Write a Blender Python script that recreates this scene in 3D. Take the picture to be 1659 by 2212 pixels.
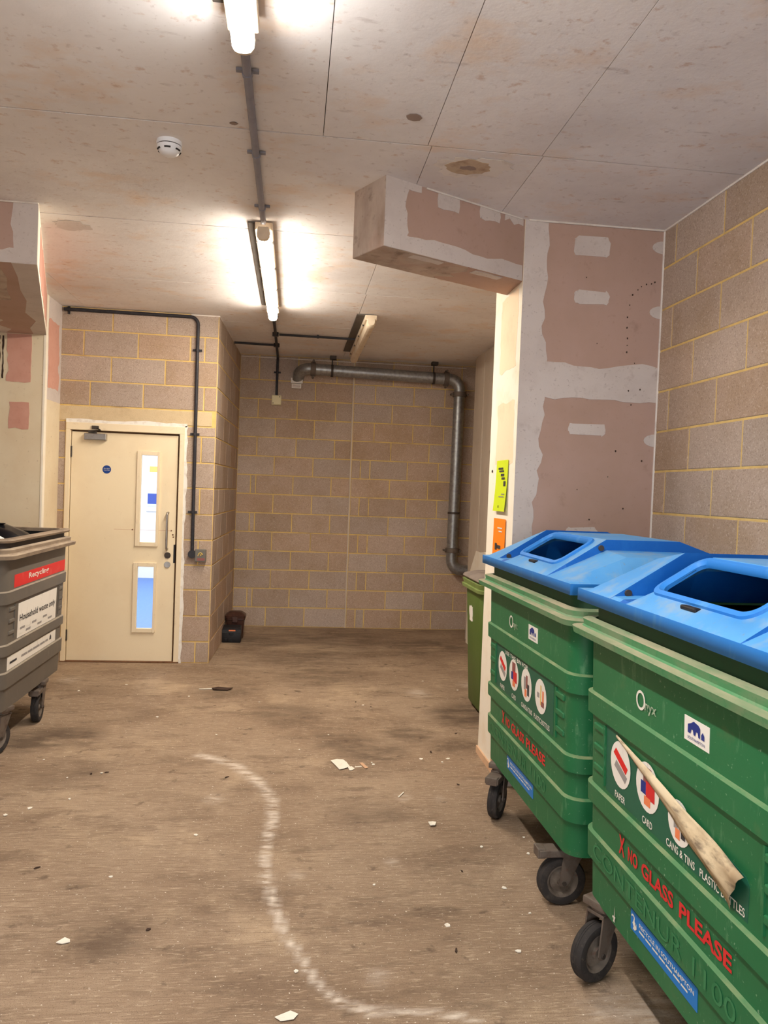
import bpy, bmesh, math, random
from mathutils import Vector, Matrix

# ------------------------------------------------------------------ clear
for o in list(bpy.data.objects):
    bpy.data.objects.remove(o)
SC = bpy.context.scene
COL = SC.collection
PI = math.pi

# ------------------------------------------------------------------ camera
IMG_W, IMG_H = 1659, 2212
F_PX, YAW, PITCH, ROLL, CAM_H = 1667.5, 0.11864, 0.02652, 0.03787, 1.667
fw = Vector((math.sin(YAW) * math.cos(PITCH), math.cos(YAW) * math.cos(PITCH), -math.sin(PITCH)))
r0 = Vector((math.cos(YAW), -math.sin(YAW), 0))
u0 = r0.cross(fw)
rgt = math.cos(ROLL) * r0 + math.sin(ROLL) * u0
upv = -math.sin(ROLL) * r0 + math.cos(ROLL) * u0
cd = bpy.data.cameras.new('camera')
cam = bpy.data.objects.new('camera', cd)
COL.objects.link(cam)
cam.matrix_world = Matrix(((rgt.x, upv.x, -fw.x, 0), (rgt.y, upv.y, -fw.y, 0), (rgt.z, upv.z, -fw.z, CAM_H), (0, 0, 0, 1)))
cd.sensor_fit = 'VERTICAL'
cd.sensor_height = 36.0
cd.lens = F_PX / IMG_H * 36.0
cd.clip_start = 0.05
SC.camera = cam

# ------------------------------------------------------------------ world and exposure
wd = bpy.data.worlds.new('world')
SC.world = wd
wd.use_nodes = True
bg = wd.node_tree.nodes['Background']
bg.inputs[0].default_value = (0.86, 0.93, 1.0, 1)
bg.inputs[1].default_value = 5.0
LAMP_STRENGTH = 170.0
CORRIDOR_STRENGTH = 30.0
SC.view_settings.view_transform = 'Standard'
SC.view_settings.look = 'None'
SC.view_settings.exposure = -0.03
SC.view_settings.gamma = 1.0
SC.view_settings.use_curve_mapping = False


# ------------------------------------------------------------------ materials
def srgb(r, g, b):
    f = lambda c: (c / 255 / 12.92) if c / 255 <= 0.04045 else ((c / 255 + 0.055) / 1.055) ** 2.4
    return (f(r), f(g), f(b), 1.0)


def mat(name, base, layers=(), rough=0.8, metal=0.0, bump=None, tint=0.0, attrs=(), emit=None, alpha_glass=None, spec=0.3):
    """layers: (scale, detail, lo, hi, colour, amount[, stretch xyz]) noise masks laid over the base colour."""
    m = bpy.data.materials.new(name)
    m.use_nodes = True
    nt = m.node_tree
    N, L = nt.nodes, nt.links
    bs = N['Principled BSDF']
    geo = N.new('ShaderNodeNewGeometry')
    col = None

    def rgb(c):
        n = N.new('ShaderNodeRGB')
        n.outputs[0].default_value = c
        return n.outputs[0]
    col = rgb(base)

    def mix(a, b, fac, mode='MIX'):
        n = N.new('ShaderNodeMix')
        n.data_type = 'RGBA'
        n.blend_type = mode
        if isinstance(fac, float):
            n.inputs[0].default_value = fac
        else:
            L.new(fac, n.inputs[0])
        L.new(a, n.inputs[6])
        L.new(b, n.inputs[7])
        return n.outputs[2]

    def noise(scale, detail, stretch, seed):
        mp = N.new('ShaderNodeMapping')
        L.new(geo.outputs['Position'], mp.inputs[0])
        mp.inputs['Scale'].default_value = stretch
        mp.inputs['Location'].default_value = (seed * 3.7, seed * 1.3, seed * 2.1)
        n = N.new('ShaderNodeTexNoise')
        n.inputs['Scale'].default_value = scale
        n.inputs['Detail'].default_value = detail
        n.inputs['Roughness'].default_value = 0.62
        L.new(mp.outputs[0], n.inputs[0])
        return n.outputs[0]

    def ramp(v, lo, hi, amt):
        n = N.new('ShaderNodeMapRange')
        L.new(v, n.inputs[0])
        n.inputs[1].default_value = lo
        n.inputs[2].default_value = hi
        n.inputs[3].default_value = 0.0
        n.inputs[4].default_value = amt
        return n.outputs[0]
    for i, ly in enumerate(layers):
        sc, det, lo, hi, c, amt = ly[:6]
        st = ly[6] if len(ly) > 6 else (1, 1, 1)
        col = mix(col, rgb(c), ramp(noise(sc, det, st, i + 1), lo, hi, amt))
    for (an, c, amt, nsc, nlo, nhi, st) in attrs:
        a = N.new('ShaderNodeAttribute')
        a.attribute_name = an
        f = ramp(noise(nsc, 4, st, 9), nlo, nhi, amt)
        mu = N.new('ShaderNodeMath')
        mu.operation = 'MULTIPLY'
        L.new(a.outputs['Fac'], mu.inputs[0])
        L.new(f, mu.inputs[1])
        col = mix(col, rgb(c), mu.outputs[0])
    if tint:
        oi = N.new('ShaderNodeObjectInfo')
        hs = N.new('ShaderNodeHueSaturation')
        L.new(ramp(oi.outputs['Random'], 0, 1, 2 * tint), hs.inputs['Value'])
        ad = N.new('ShaderNodeMath')
        ad.operation = 'ADD'
        L.new(ramp(oi.outputs['Random'], 0, 1, 2 * tint), ad.inputs[0])
        ad.inputs[1].default_value = 1 - tint
        L.new(ad.outputs[0], hs.inputs['Value'])
        m2 = N.new('ShaderNodeMath')
        m2.operation = 'MULTIPLY'
        L.new(oi.outputs['Random'], m2.inputs[0])
        m2.inputs[1].default_value = 7.31
        fr = N.new('ShaderNodeMath')
        fr.operation = 'FRACT'
        L.new(m2.outputs[0], fr.inputs[0])
        a2 = N.new('ShaderNodeMath')
        a2.operation = 'MULTIPLY_ADD'
        L.new(fr.outputs[0], a2.inputs[0])
        a2.inputs[1].default_value = 0.35
        a2.inputs[2].default_value = 0.82
        L.new(a2.outputs[0], hs.inputs['Saturation'])
        L.new(col, hs.inputs['Color'])
        col = hs.outputs[0]
    L.new(col, bs.inputs['Base Color'])
    bs.inputs['Roughness'].default_value = rough
    bs.inputs['Metallic'].default_value = metal
    bs.inputs['Specular IOR Level'].default_value = spec
    if bump:
        bsc, bst, bdist = bump
        bn = N.new('ShaderNodeBump')
        bn.inputs['Strength'].default_value = bst
        bn.inputs['Distance'].default_value = bdist
        L.new(noise(bsc, 5, (1, 1, 1), 5), bn.inputs['Height'])
        L.new(bn.outputs[0], bs.inputs['Normal'])
    if emit:
        bs.inputs['Emission Color'].default_value = emit[0]
        bs.inputs['Emission Strength'].default_value = emit[1]
    if alpha_glass is not None:
        bs.inputs['Transmission Weight'].default_value = 1.0
        bs.inputs['IOR'].default_value = 1.02
        bs.inputs['Roughness'].default_value = alpha_glass
    return m


M = {}
M['block'] = mat('block', srgb(180, 158, 140), [
    (2.3, 4, .42, .72, srgb(160, 134, 106), .6), (3.1, 3, .55, .75, srgb(184, 160, 144), .5),
    (150, 3, .54, .68, srgb(118, 96, 84), .65), (110, 3, .57, .70, srgb(214, 196, 180), .65),
    (9, 5, .62, .78, srgb(128, 104, 86), .4)], rough=.95, bump=(180, .5, .004), tint=.085)
M['mortar'] = mat('mortar', srgb(220, 188, 118), [(14, 4, .4, .7, srgb(200, 164, 98), .6), (5, 3, .55, .75, srgb(150, 122, 92), .6)], rough=.95, bump=(120, .4, .003))
M['lintel'] = mat('lintel', srgb(206, 184, 148), [(12, 5, .5, .75, srgb(176, 150, 116), .5), (140, 2, .58, .7, srgb(150, 128, 100), .5)], rough=.95, bump=(160, .4, .003))
M['ceiling'] = mat('ceiling', srgb(236, 230, 226), [
    (1.1, 5, .42, .70, srgb(208, 199, 194), .7),
    (2.6, 6, .54, .72, srgb(226, 192, 156), .5, (1, 1.3, 1)),
    (13, 9, .60, .70, srgb(190, 146, 112), .5, (1, 1.3, 1)),
    (8.0, 9, .63, .74, srgb(150, 128, 118), .45, (.7, 2.0, 1)),
    (30, 6, .60, .74, srgb(168, 148, 138), .5)], rough=.92, bump=(22, .25, .006), tint=.03)
M['ceiling_joint'] = mat('ceiling_joint', srgb(104, 90, 80), [(20, 4, .4, .6, srgb(96, 82, 74), .6)], rough=.95)
M['floor'] = mat('floor', srgb(164, 141, 117), [
    (.9, 5, .40, .62, srgb(138, 114, 91), .75), (2.2, 7, .50, .66, srgb(110, 88, 69), .6, (.8, 1.4, 1)),
    (1.7, 6, .55, .68, srgb(192, 167, 137), .6), (6, 8, .54, .68, srgb(98, 79, 62), .55, (.6, 1.8, 1)),
    (34, 4, .48, .66, srgb(120, 97, 77), .6, (.16, 3.2, 1)), (60, 3, .55, .68, srgb(204, 182, 154), .5, (.3, 2, 1)),
    (230, 2, .56, .68, srgb(86, 69, 55), .6), (80, 2, .675, .73, srgb(232, 220, 202), .9), (11, 8, .61, .70, srgb(86, 68, 53), .65)],
    rough=.8, bump=(60, .4, .005),
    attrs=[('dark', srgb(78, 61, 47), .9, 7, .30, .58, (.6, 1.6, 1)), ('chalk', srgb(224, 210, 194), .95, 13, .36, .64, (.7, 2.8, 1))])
M['pink'] = mat('pink', srgb(182, 152, 138), [(1.7, 4, .42, .7, srgb(172, 142, 124), .7), (40, 4, .6, .76, srgb(150, 116, 102), .4), (9, 6, .63, .76, srgb(140, 110, 98), .4)], rough=.9)
M['pink_warm'] = mat('pink_warm', srgb(206, 156, 138), [(3, 4, .45, .7, srgb(192, 138, 120), .7), (30, 4, .6, .76, srgb(164, 112, 98), .4)], rough=.9)
M['skim'] = mat('skim', srgb(206, 194, 186), [(3, 5, .45, .7, srgb(190, 176, 168), .7), (12, 6, .58, .74, srgb(168, 150, 140), .5), (60, 3, .62, .72, srgb(150, 132, 122), .5)], rough=.9, bump=(30, .2, .003))
M['skim_dirty'] = mat('skim_dirty', srgb(188, 170, 156), [(4, 6, .42, .66, srgb(150, 126, 110), .8, (1, 1, .5)), (14, 6, .56, .7, srgb(108, 90, 80), .6), (2.2, 4, .5, .7, srgb(200, 160, 140), .5)], rough=.9, bump=(30, .2, .003))
M['cream_wall'] = mat('cream_wall', srgb(224, 208, 178), [(1.6, 5, .45, .7, srgb(212, 190, 156), .7), (8, 6, .62, .76, srgb(176, 150, 120), .4), (40, 3, .66, .74, srgb(150, 124, 98), .5)], rough=.85)
M['white_reveal'] = mat('white_reveal', srgb(240, 230, 212), [(5, 5, .5, .7, srgb(232, 216, 190), .7), (40, 3, .68, .76, srgb(180, 156, 130), .6)], rough=.85)
M['peach'] = mat('peach', srgb(240, 214, 182), [(5, 5, .5, .7, srgb(230, 200, 168), .7), (50, 3, .68, .76, srgb(170, 140, 116), .6)], rough=.85)
M['wood_raw'] = mat('wood_raw', srgb(214, 176, 142), [(6, 5, .45, .7, srgb(190, 150, 116), .7, (1, 1, .3))], rough=.8)
M['concrete'] = mat('concrete', srgb(200, 184, 164), [(3, 5, .45, .7, srgb(182, 164, 144), .7, (1, 1, .35)), (30, 5, .62, .76, srgb(132, 114, 98), .5), (8, 5, .62, .75, srgb(140, 118, 100), .5)], rough=.9, bump=(40, .25, .003))
M['sealant'] = mat('sealant', srgb(226, 216, 206), [(12, 4, .5, .7, srgb(196, 182, 170), .6)], rough=.7)
M['door'] = mat('door', srgb(236, 218, 184), [(2.4, 5, .5, .75, srgb(226, 204, 168), .6), (16, 6, .66, .78, srgb(196, 168, 130), .5), (110, 2, .72, .78, srgb(140, 112, 84), .5)], rough=.55)
M['frame_paint'] = mat('frame_paint', srgb(234, 216, 184), [(10, 5, .58, .75, srgb(206, 184, 150), .6), (50, 3, .68, .76, srgb(160, 132, 100), .5)], rough=.6)
M['frame_edge'] = mat('frame_edge', srgb(236, 230, 220), [(18, 5, .5, .7, srgb(206, 192, 176), .7)], rough=.8)
M['wood_dark'] = mat('wood_dark', srgb(120, 84, 56), [(20, 5, .45, .7, srgb(84, 56, 38), .7)], rough=.8)
M['steel'] = mat('steel', srgb(170, 164, 158), [(20, 4, .5, .75, srgb(130, 122, 114), .6)], rough=.35, metal=.9)
M['galv'] = mat('galv', srgb(164, 164, 162), [(28, 3, .42, .62, srgb(132, 132, 132), .7), (4, 4, .5, .75, srgb(120, 114, 108), .5)], rough=.42, metal=.75)
M['dark_metal'] = mat('dark_metal', srgb(74, 66, 60), [(20, 4, .5, .75, srgb(50, 44, 40), .6)], rough=.6, metal=.3)
M['castor_metal'] = mat('castor_metal', srgb(112, 100, 90), [(18, 5, .5, .7, srgb(84, 64, 52), .7), (40, 4, .6, .75, srgb(120, 62, 40), .4)], rough=.65, metal=.35)
M['conduit'] = mat('conduit', srgb(44, 42, 46), [(30, 4, .5, .75, srgb(72, 70, 74), .5)], rough=.5)
M['conduit_grey'] = mat('conduit_grey', srgb(140, 138, 146), [(10, 4, .5, .75, srgb(112, 110, 118), .5)], rough=.5)
M['black_plastic'] = mat('black_plastic', srgb(30, 28, 30), [(20, 4, .5, .75, srgb(48, 44, 44), .5)], rough=.5)
M['white_plastic'] = mat('white_plastic', srgb(236, 236, 238), rough=.4)
M['cream_plastic'] = mat('cream_plastic', srgb(226, 214, 172), rough=.5)
M['lamp_off'] = mat('lamp_off', srgb(222, 204, 178), [(9, 5, .5, .7, srgb(198, 172, 140), .7), (30, 4, .6, .75, srgb(230, 220, 196), .6)], rough=.5)
M['lamp_tray'] = mat('lamp_tray', srgb(92, 84, 76), [(10, 4, .5, .7, srgb(76, 68, 60), .6)], rough=.7)
M['lamp_cool'] = mat('lamp_cool', srgb(250, 246, 236), rough=.4, emit=((1.0, 0.975, 0.945, 1), LAMP_STRENGTH))
M['lamp_cool_side'] = mat('lamp_cool_side', srgb(250, 246, 236), rough=.4, emit=((1.0, 0.975, 0.945, 1), LAMP_STRENGTH * .13))
M['lamp_warm'] = mat('lamp_warm', srgb(250, 246, 236), rough=.4, emit=((1.0, 0.92, 0.80, 1), LAMP_STRENGTH))
M['lamp_warm_side'] = mat('lamp_warm_side', srgb(250, 246, 236), rough=.4, emit=((1.0, 0.92, 0.80, 1), LAMP_STRENGTH * .13))
M['green_bin'] = mat('green_bin', srgb(30, 104, 62), [
    (2.2, 5, .45, .7, srgb(50, 112, 70), .7), (30, 5, .60, .72, srgb(104, 150, 110), .5, (1, 1, .25)),
    (70, 3, .66, .74, srgb(164, 190, 160), .6), (9, 6, .62, .76, srgb(92, 112, 70), .45)], rough=.48, bump=(40, .1, .002), spec=.4)
M['green_dirty'] = mat('green_dirty', srgb(76, 134, 88), [(8, 5, .50, .70, srgb(136, 138, 108), .7, (1, .3, 1)), (40, 4, .55, .7, srgb(60, 120, 78), .7), (3, 4, .5, .7, srgb(150, 144, 120), .5)], rough=.7)
M['green_ledge_lit'] = mat('green_ledge_lit', srgb(134, 142, 102), [(9, 5, .36, .56, srgb(66, 122, 78), .85, (1, .4, 1))], rough=.75)
M['green_relief_lit'] = mat('green_relief_lit', srgb(58, 126, 82), [(8, 5, .45, .65, srgb(36, 108, 66), .8)], rough=.5)
M['green_dust'] = mat('green_dust', srgb(164, 154, 126), [(8, 5, .40, .62, srgb(104, 134, 96), .8, (1, .3, 1))], rough=.85)
M['grey_dust'] = mat('grey_dust', srgb(178, 160, 138), [(12, 5, .45, .65, srgb(128, 112, 98), .8, (1, .3, 1))], rough=.85)
M['bin_inside_shade'] = mat('bin_inside_shade', srgb(26, 28, 30), rough=.8)  # near-black paints in the shade inside the bins
M['blue_deep'] = mat('blue_deep', srgb(10, 92, 176), [(9, 5, .5, .7, srgb(30, 108, 186), .6)], rough=.5)
M['worn_print'] = mat('worn_print', srgb(164, 178, 152), [(60, 4, .45, .62, srgb(48, 108, 70), .9)], rough=.7)
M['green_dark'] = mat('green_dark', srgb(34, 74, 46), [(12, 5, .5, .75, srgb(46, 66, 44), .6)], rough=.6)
M['blue_lid'] = mat('blue_lid', srgb(72, 148, 212), [(2.0, 5, .45, .7, srgb(104, 168, 216), .6), (11, 6, .50, .68, srgb(150, 168, 180), .55), (50, 4, .62, .74, srgb(136, 138, 134), .45)], rough=.5, spec=.4)
M['blue_edge'] = mat('blue_edge', srgb(44, 126, 208), [(14, 5, .55, .72, srgb(96, 160, 214), .6, (1, 1, .3))], rough=.5)
M['olive_bin'] = mat('olive_bin', srgb(86, 110, 48), [(3, 5, .45, .7, srgb(100, 118, 64), .7), (20, 5, .6, .75, srgb(70, 92, 40), .5)], rough=.5)
M['olive_rim'] = mat('olive_rim', srgb(130, 146, 84), [(20, 5, .5, .7, srgb(104, 128, 62), .6)], rough=.6)
M['dusty_lid'] = mat('dusty_lid', srgb(134, 122, 112), [(9, 5, .45, .7, srgb(104, 92, 86), .7)], rough=.8)
M['grey_bin'] = mat('grey_bin', srgb(104, 97, 88), [(3, 5, .45, .7, srgb(116, 106, 94), .7), (40, 4, .62, .75, srgb(146, 134, 120), .4, (1, 1, .25)), (9, 5, .62, .76, srgb(84, 76, 68), .5)], rough=.55)
M['grey_ledge_lit'] = mat('grey_ledge_lit', srgb(150, 138, 122), [(10, 5, .45, .65, srgb(120, 110, 98), .7)], rough=.8)
M['grey_dirty'] = mat('grey_dirty', srgb(152, 134, 114), [(12, 5, .45, .65, srgb(116, 100, 86), .8, (1, .3, 1)), (40, 4, .6, .75, srgb(180, 160, 138), .5)], rough=.85)
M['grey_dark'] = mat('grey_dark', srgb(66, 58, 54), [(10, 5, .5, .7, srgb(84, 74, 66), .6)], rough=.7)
M['rubber'] = mat('rubber', srgb(50, 46, 44), [(16, 5, .5, .72, srgb(84, 74, 66), .6), (60, 3, .6, .75, srgb(104, 92, 82), .4)], rough=.85)
M['wheel'] = mat('wheel', srgb(122, 110, 98), [(14, 5, .42, .62, srgb(84, 72, 62), .8), (24, 4, .6, .72, srgb(120, 64, 46), .5)], rough=.75)
M['bag'] = mat('bag', srgb(22, 22, 26), rough=.3)
M['paper'] = mat('paper', srgb(236, 228, 212), [(30, 4, .55, .75, srgb(206, 190, 166), .5)], rough=.8)
M['white_sticker'] = mat('white_sticker', srgb(232, 226, 216), [(26, 5, .58, .74, srgb(190, 178, 164), .6, (1, 1, .3))], rough=.6)
M['red_sticker'] = mat('red_sticker', srgb(216, 40, 36), [(12, 5, .55, .75, srgb(222, 86, 78), .6)], rough=.5)
M['red_text'] = mat('red_text', srgb(208, 44, 46), [(60, 3, .66, .74, srgb(120, 80, 60), .6)], rough=.5)
M['blue_sticker'] = mat('blue_sticker', srgb(28, 118, 196), [(30, 4, .62, .75, srgb(60, 130, 190), .5)], rough=.45)
M['navy'] = mat('navy', srgb(34, 50, 126), rough=.5)
M['sticker_green'] = mat('sticker_green', srgb(32, 92, 70), [(6, 4, .5, .72, srgb(44, 104, 76), .6)], rough=.45)
M['white_print'] = mat('white_print', srgb(228, 222, 210), [(60, 4, .58, .72, srgb(150, 160, 140), .5)], rough=.6)
M['black_print'] = mat('black_print', srgb(54, 52, 54), [(60, 4, .58, .72, srgb(120, 116, 112), .5)], rough=.6)
M['grey_print'] = mat('grey_print', srgb(150, 144, 140), rough=.6)
M['peel_back'] = mat('peel_back', srgb(206, 186, 152), [(5, 5, .46, .64, srgb(160, 134, 102), .85, (1, 1, 2)), (16, 6, .52, .66, srgb(90, 74, 60), .85, (1, .5, 2)), (2, 3, .5, .7, srgb(226, 210, 180), .5)], rough=.8)
M['lime_paper'] = mat('lime_paper', srgb(206, 224, 22), rough=.6)
M['orange_paper'] = mat('orange_paper', srgb(250, 136, 16), [(20, 4, .6, .75, srgb(200, 90, 10), .5)], rough=.6)
M['blue_sign'] = mat('blue_sign', srgb(24, 60, 130), rough=.4)
M['switch_grey'] = mat('switch_grey', srgb(108, 104, 96), rough=.5)
M['muted_red'] = mat('muted_red', srgb(142, 84, 80), rough=.5)
M['gold_print'] = mat('gold_print', srgb(224, 190, 96), rough=.5)
M['orange_print'] = mat('orange_print', srgb(232, 130, 84), rough=.5)
M['brown_gloss'] = mat('brown_gloss', srgb(66, 42, 34), [(20, 4, .5, .7, srgb(92, 66, 54), .6)], rough=.3)
M['dark_scrap'] = mat('dark_scrap', srgb(64, 46, 36), rough=.8)
M['tan_scrap'] = mat('tan_scrap', srgb(206, 164, 130), rough=.8)
M['corr_wall'] = mat('corr_wall', srgb(240, 240, 236), rough=.8)
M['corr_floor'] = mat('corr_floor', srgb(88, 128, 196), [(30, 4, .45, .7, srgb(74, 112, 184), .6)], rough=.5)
M['glass'] = mat('glass', (0.97, 0.98, 0.98, 1), rough=.0, alpha_glass=0.0)
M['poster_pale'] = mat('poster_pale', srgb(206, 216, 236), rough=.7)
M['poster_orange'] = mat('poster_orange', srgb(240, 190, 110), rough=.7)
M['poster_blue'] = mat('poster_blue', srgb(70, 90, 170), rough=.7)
M['poster_teal'] = mat('poster_teal', srgb(90, 160, 200), rough=.7)
M['damp_tan'] = mat('damp_tan', srgb(192, 168, 142), [(14, 5, .5, .7, srgb(140, 110, 88), .6)], rough=.95)
M['damp_dark'] = mat('damp_dark', srgb(150, 130, 118), rough=.95)
M['outer_wall'] = mat('outer_wall', srgb(196, 180, 164), [(2, 4, .45, .7, srgb(176, 156, 138), .6)], rough=.9)


# ------------------------------------------------------------------ mesh helpers
class MB:
    def __init__(self):
        self.v, self.f, self.mi = [], [], []
        self.cur = 0

    def add(self, vs, fs):
        o = len(self.v)
        self.v += [tuple(p) for p in vs]
        for f in fs:
            self.f.append(tuple(i + o for i in f))
            self.mi.append(self.cur)
        return self

    def box(self, x0, y0, z0, x1, y1, z1):
        vs = [(x0, y0, z0), (x1, y0, z0), (x1, y1, z0), (x0, y1, z0), (x0, y0, z1), (x1, y0, z1), (x1, y1, z1), (x0, y1, z1)]
        return self.add(vs, [(3, 2, 1, 0), (4, 5, 6, 7), (0, 1, 5, 4), (1, 2, 6, 5), (2, 3, 7, 6), (3, 0, 4, 7)])

    def bbox(self, x0, y0, z0, x1, y1, z1, b=.004):
        """box with chamfered edges"""
        bm = bmesh.new()
        bmesh.ops.create_cube(bm, size=1)
        for v in bm.verts:
            v.co = ((x0 + x1) / 2 + v.co.x * (x1 - x0), (y0 + y1) / 2 + v.co.y * (y1 - y0), (z0 + z1) / 2 + v.co.z * (z1 - z0))
        bmesh.ops.bevel(bm, geom=bm.edges[:], offset=b, segments=2, affect='EDGES', profile=.5)
        bm.verts.index_update()
        self.add([v.co[:] for v in bm.verts], [[v.index for v in f.verts] for f in bm.faces])
        bm.free()
        return self

    def prism(self, pts, fn, d0, d1):
        """polygon pts (a,b) extruded d0..d1; fn(a,b,d)->xyz"""
        n = len(pts)
        vs = [fn(a, b, d0) for a, b in pts] + [fn(a, b, d1) for a, b in pts]
        fs = [tuple(range(n))[::-1], tuple(range(n, 2 * n))] + [(i, (i + 1) % n, (i + 1) % n + n, i + n) for i in range(n)]
        return self.add(vs, fs)

    def lathe(self, prof, fn, n=24, closed=False):
        """prof (r,h); fn(x,y,h)->xyz"""
        vs, fs = [], []
        for r, h in prof:
            for k in range(n):
                a = 2 * PI * k / n
                vs.append(fn(r * math.cos(a), r * math.sin(a), h))
        m = len(prof)
        for i in range(m if closed else m - 1):
            j = (i + 1) % m
            for k in range(n):
                k2 = (k + 1) % n
                fs.append((i * n + k, i * n + k2, j * n + k2, j * n + k))
        if not closed:
            if prof[0][0] > 1e-5:
                fs.append(tuple(range(n))[::-1])
            if prof[-1][0] > 1e-5:
                fs.append(tuple((m - 1) * n + k for k in range(n)))
        return self.add(vs, fs)

    def tube(self, pts, r, n=12, cap=True):
        P = [Vector(p) for p in pts]
        rings = []
        T0 = None
        up = None
        for i, p in enumerate(P):
            t = (P[min(i + 1, len(P) - 1)] - P[max(i - 1, 0)]).normalized()
            if up is None:
                up = Vector((0, 0, 1)) if abs(t.z) < .9 else Vector((1, 0, 0))
            side = t.cross(up).normalized()
            up = side.cross(t).normalized()
            rr = r[i] if isinstance(r, (list, tuple)) else r
            rings.append([p + (side * math.cos(2 * PI * k / n) + up * math.sin(2 * PI * k / n)) * rr for k in range(n)])
        vs = [q for ring in rings for q in ring]
        fs = []
        for i in range(len(P) - 1):
            for k in range(n):
                fs.append((i * n + k, i * n + (k + 1) % n, (i + 1) * n + (k + 1) % n, (i + 1) * n + k))
        if cap:
            fs.append(tuple(range(n))[::-1])
            fs.append(tuple((len(P) - 1) * n + k for k in range(n)))
        return self.add(vs, fs)

    def loft(self, rings, cap0=True, cap1=True, mats=None):
        n = len(rings[0])
        o = len(self.v)
        self.v += [tuple(p) for ring in rings for p in ring]
        for i in range(len(rings) - 1):
            for k in range(n):
                self.f.append((o + i * n + k, o + i * n + (k + 1) % n, o + (i + 1) * n + (k + 1) % n, o + (i + 1) * n + k))
                self.mi.append(mats[i] if mats else self.cur)
        if cap0:
            self.f.append(tuple(o + k for k in range(n))[::-1])
            self.mi.append(self.cur)
        if cap1:
            self.f.append(tuple(o + (len(rings) - 1) * n + k for k in range(n)))
            self.mi.append(self.cur)
        return self

    def mesh(self, name, smooth=None, fix=True):
        me = bpy.data.meshes.new(name)
        me.from_pydata(self.v, [], self.f)
        if any(self.mi):
            me.polygons.foreach_set('material_index', self.mi)
        me.validate()
        if fix:
            bm = bmesh.new()
            bm.from_mesh(me)
            bmesh.ops.recalc_face_normals(bm, faces=bm.faces[:])
            bm.to_mesh(me)
            bm.free()
        if smooth:
            me.polygons.foreach_set('use_smooth', [True] * len(me.polygons))
            me.set_sharp_from_angle(angle=math.radians(smooth))
        me.update()
        return me


def link(name, me, m=None, parent=None, loc=(0, 0, 0), rot=(0, 0, 0)):
    o = bpy.data.objects.new(name, me)
    COL.objects.link(o)
    if m is not None and len(me.materials) == 0:
        for mm in (m if isinstance(m, (list, tuple)) else [m]):
            me.materials.append(M[mm])
    o.location = loc
    o.rotation_euler = rot
    if parent is not None:
        o.parent = parent
    return o


def build(name, mb, m, parent=None, smooth=None, loc=(0, 0, 0), rot=(0, 0, 0), fix=True):
    return link(name, mb.mesh(name, smooth, fix), m, parent, loc, rot)


def empty(name, loc, rz=0.0):
    o = bpy.data.objects.new(name, None)
    COL.objects.link(o)
    o.empty_display_size = .1
    o.location = loc
    o.rotation_euler = (0, 0, rz)
    return o


def tag(o, label, cat, group=None):
    o['label'] = label
    o['category'] = cat
    if group:
        o['group'] = group
    return o


def struct(o, label=None):
    o['kind'] = 'structure'
    if label:
        o['label'] = label
    return o


def fillet(pts, r, n=8):
    P = [Vector(p) for p in pts]
    out = [P[0]]
    for i in range(1, len(P) - 1):
        a = (P[i - 1] - P[i]).normalized()
        b = (P[i + 1] - P[i]).normalized()
        ang = a.angle(b)
        d = r / math.tan(ang / 2)
        s, e = P[i] + a * d, P[i] + b * d
        c = P[i] + (a + b).normalized() * (r / math.sin(ang / 2))
        for k in range(n + 1):
            t = k / n
            q = (s - c).lerp(e - c, t)
            out.append(c + q.normalized() * r)
    out.append(P[-1])
    return out


def ragged(a0, b0, a1, b1, amp=(.012, .012, .012, .012), step=.035, seed=0):
    """outline of a hand-spread patch: amp = roughness of bottom, right, top, left edge"""
    rnd = random.Random(seed)
    pts = []
    for (p, q, am, nx, ny) in (((a0, b0), (a1, b0), amp[0], 0, 1), ((a1, b0), (a1, b1), amp[1], 1, 0), ((a1, b1), (a0, b1), amp[2], 0, 1), ((a0, b1), (a0, b0), amp[3], 1, 0)):
        L = math.dist(p, q)
        n = max(1, int(L / step))
        w = 0
        for k in range(n):
            t = k / n
            w = .6 * w + rnd.uniform(-1, 1) * am if (k and am) else 0
            pts.append((p[0] + (q[0] - p[0]) * t + nx * w, p[1] + (q[1] - p[1]) * t + ny * w))
    return pts


def rrect(w, h, r, n=5, cx=0, cy=0):
    out = []
    for (sx, sy, a0) in ((1, -1, -PI / 2), (1, 1, 0), (-1, 1, PI / 2), (-1, -1, PI)):
        for k in range(n + 1):
            a = a0 + PI / 2 * k / n
            out.append((cx + sx * (w / 2 - r) + r * math.cos(a), cy + sy * (h / 2 - r) + r * math.sin(a)))
    return out


def text_shape(body, w, h, bold=0.0):
    """text as flat polygons fitted into w x h (verts, faces)"""
    cu = bpy.data.curves.new('t', 'FONT')
    cu.body = body
    cu.size = 1
    cu.resolution_u = 3
    cu.offset = bold
    cu.fill_mode = 'FRONT'
    ob = bpy.data.objects.new('t', cu)
    COL.objects.link(ob)
    dg = bpy.context.evaluated_depsgraph_get()
    me = bpy.data.meshes.new_from_object(ob.evaluated_get(dg))
    vs = [v.co.copy() for v in me.vertices]
    fs = [tuple(p.vertices) for p in me.polygons]
    bpy.data.objects.remove(ob)
    bpy.data.curves.remove(cu)
    bpy.data.meshes.remove(me)
    x0 = min(v.x for v in vs)
    x1 = max(v.x for v in vs)
    y0 = min(v.y for v in vs)
    y1 = max(v.y for v in vs)
    return [((v.x - x0) / (x1 - x0) * w, (v.y - y0) / (y1 - y0) * h) for v in vs], fs


def put_flat(name, vs, fs, fn, m, parent, off=.0008):
    mb = MB()
    mb.add([fn(a, b, off) for a, b in vs], fs)
    return build(name, mb, m, parent, fix=False)


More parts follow.
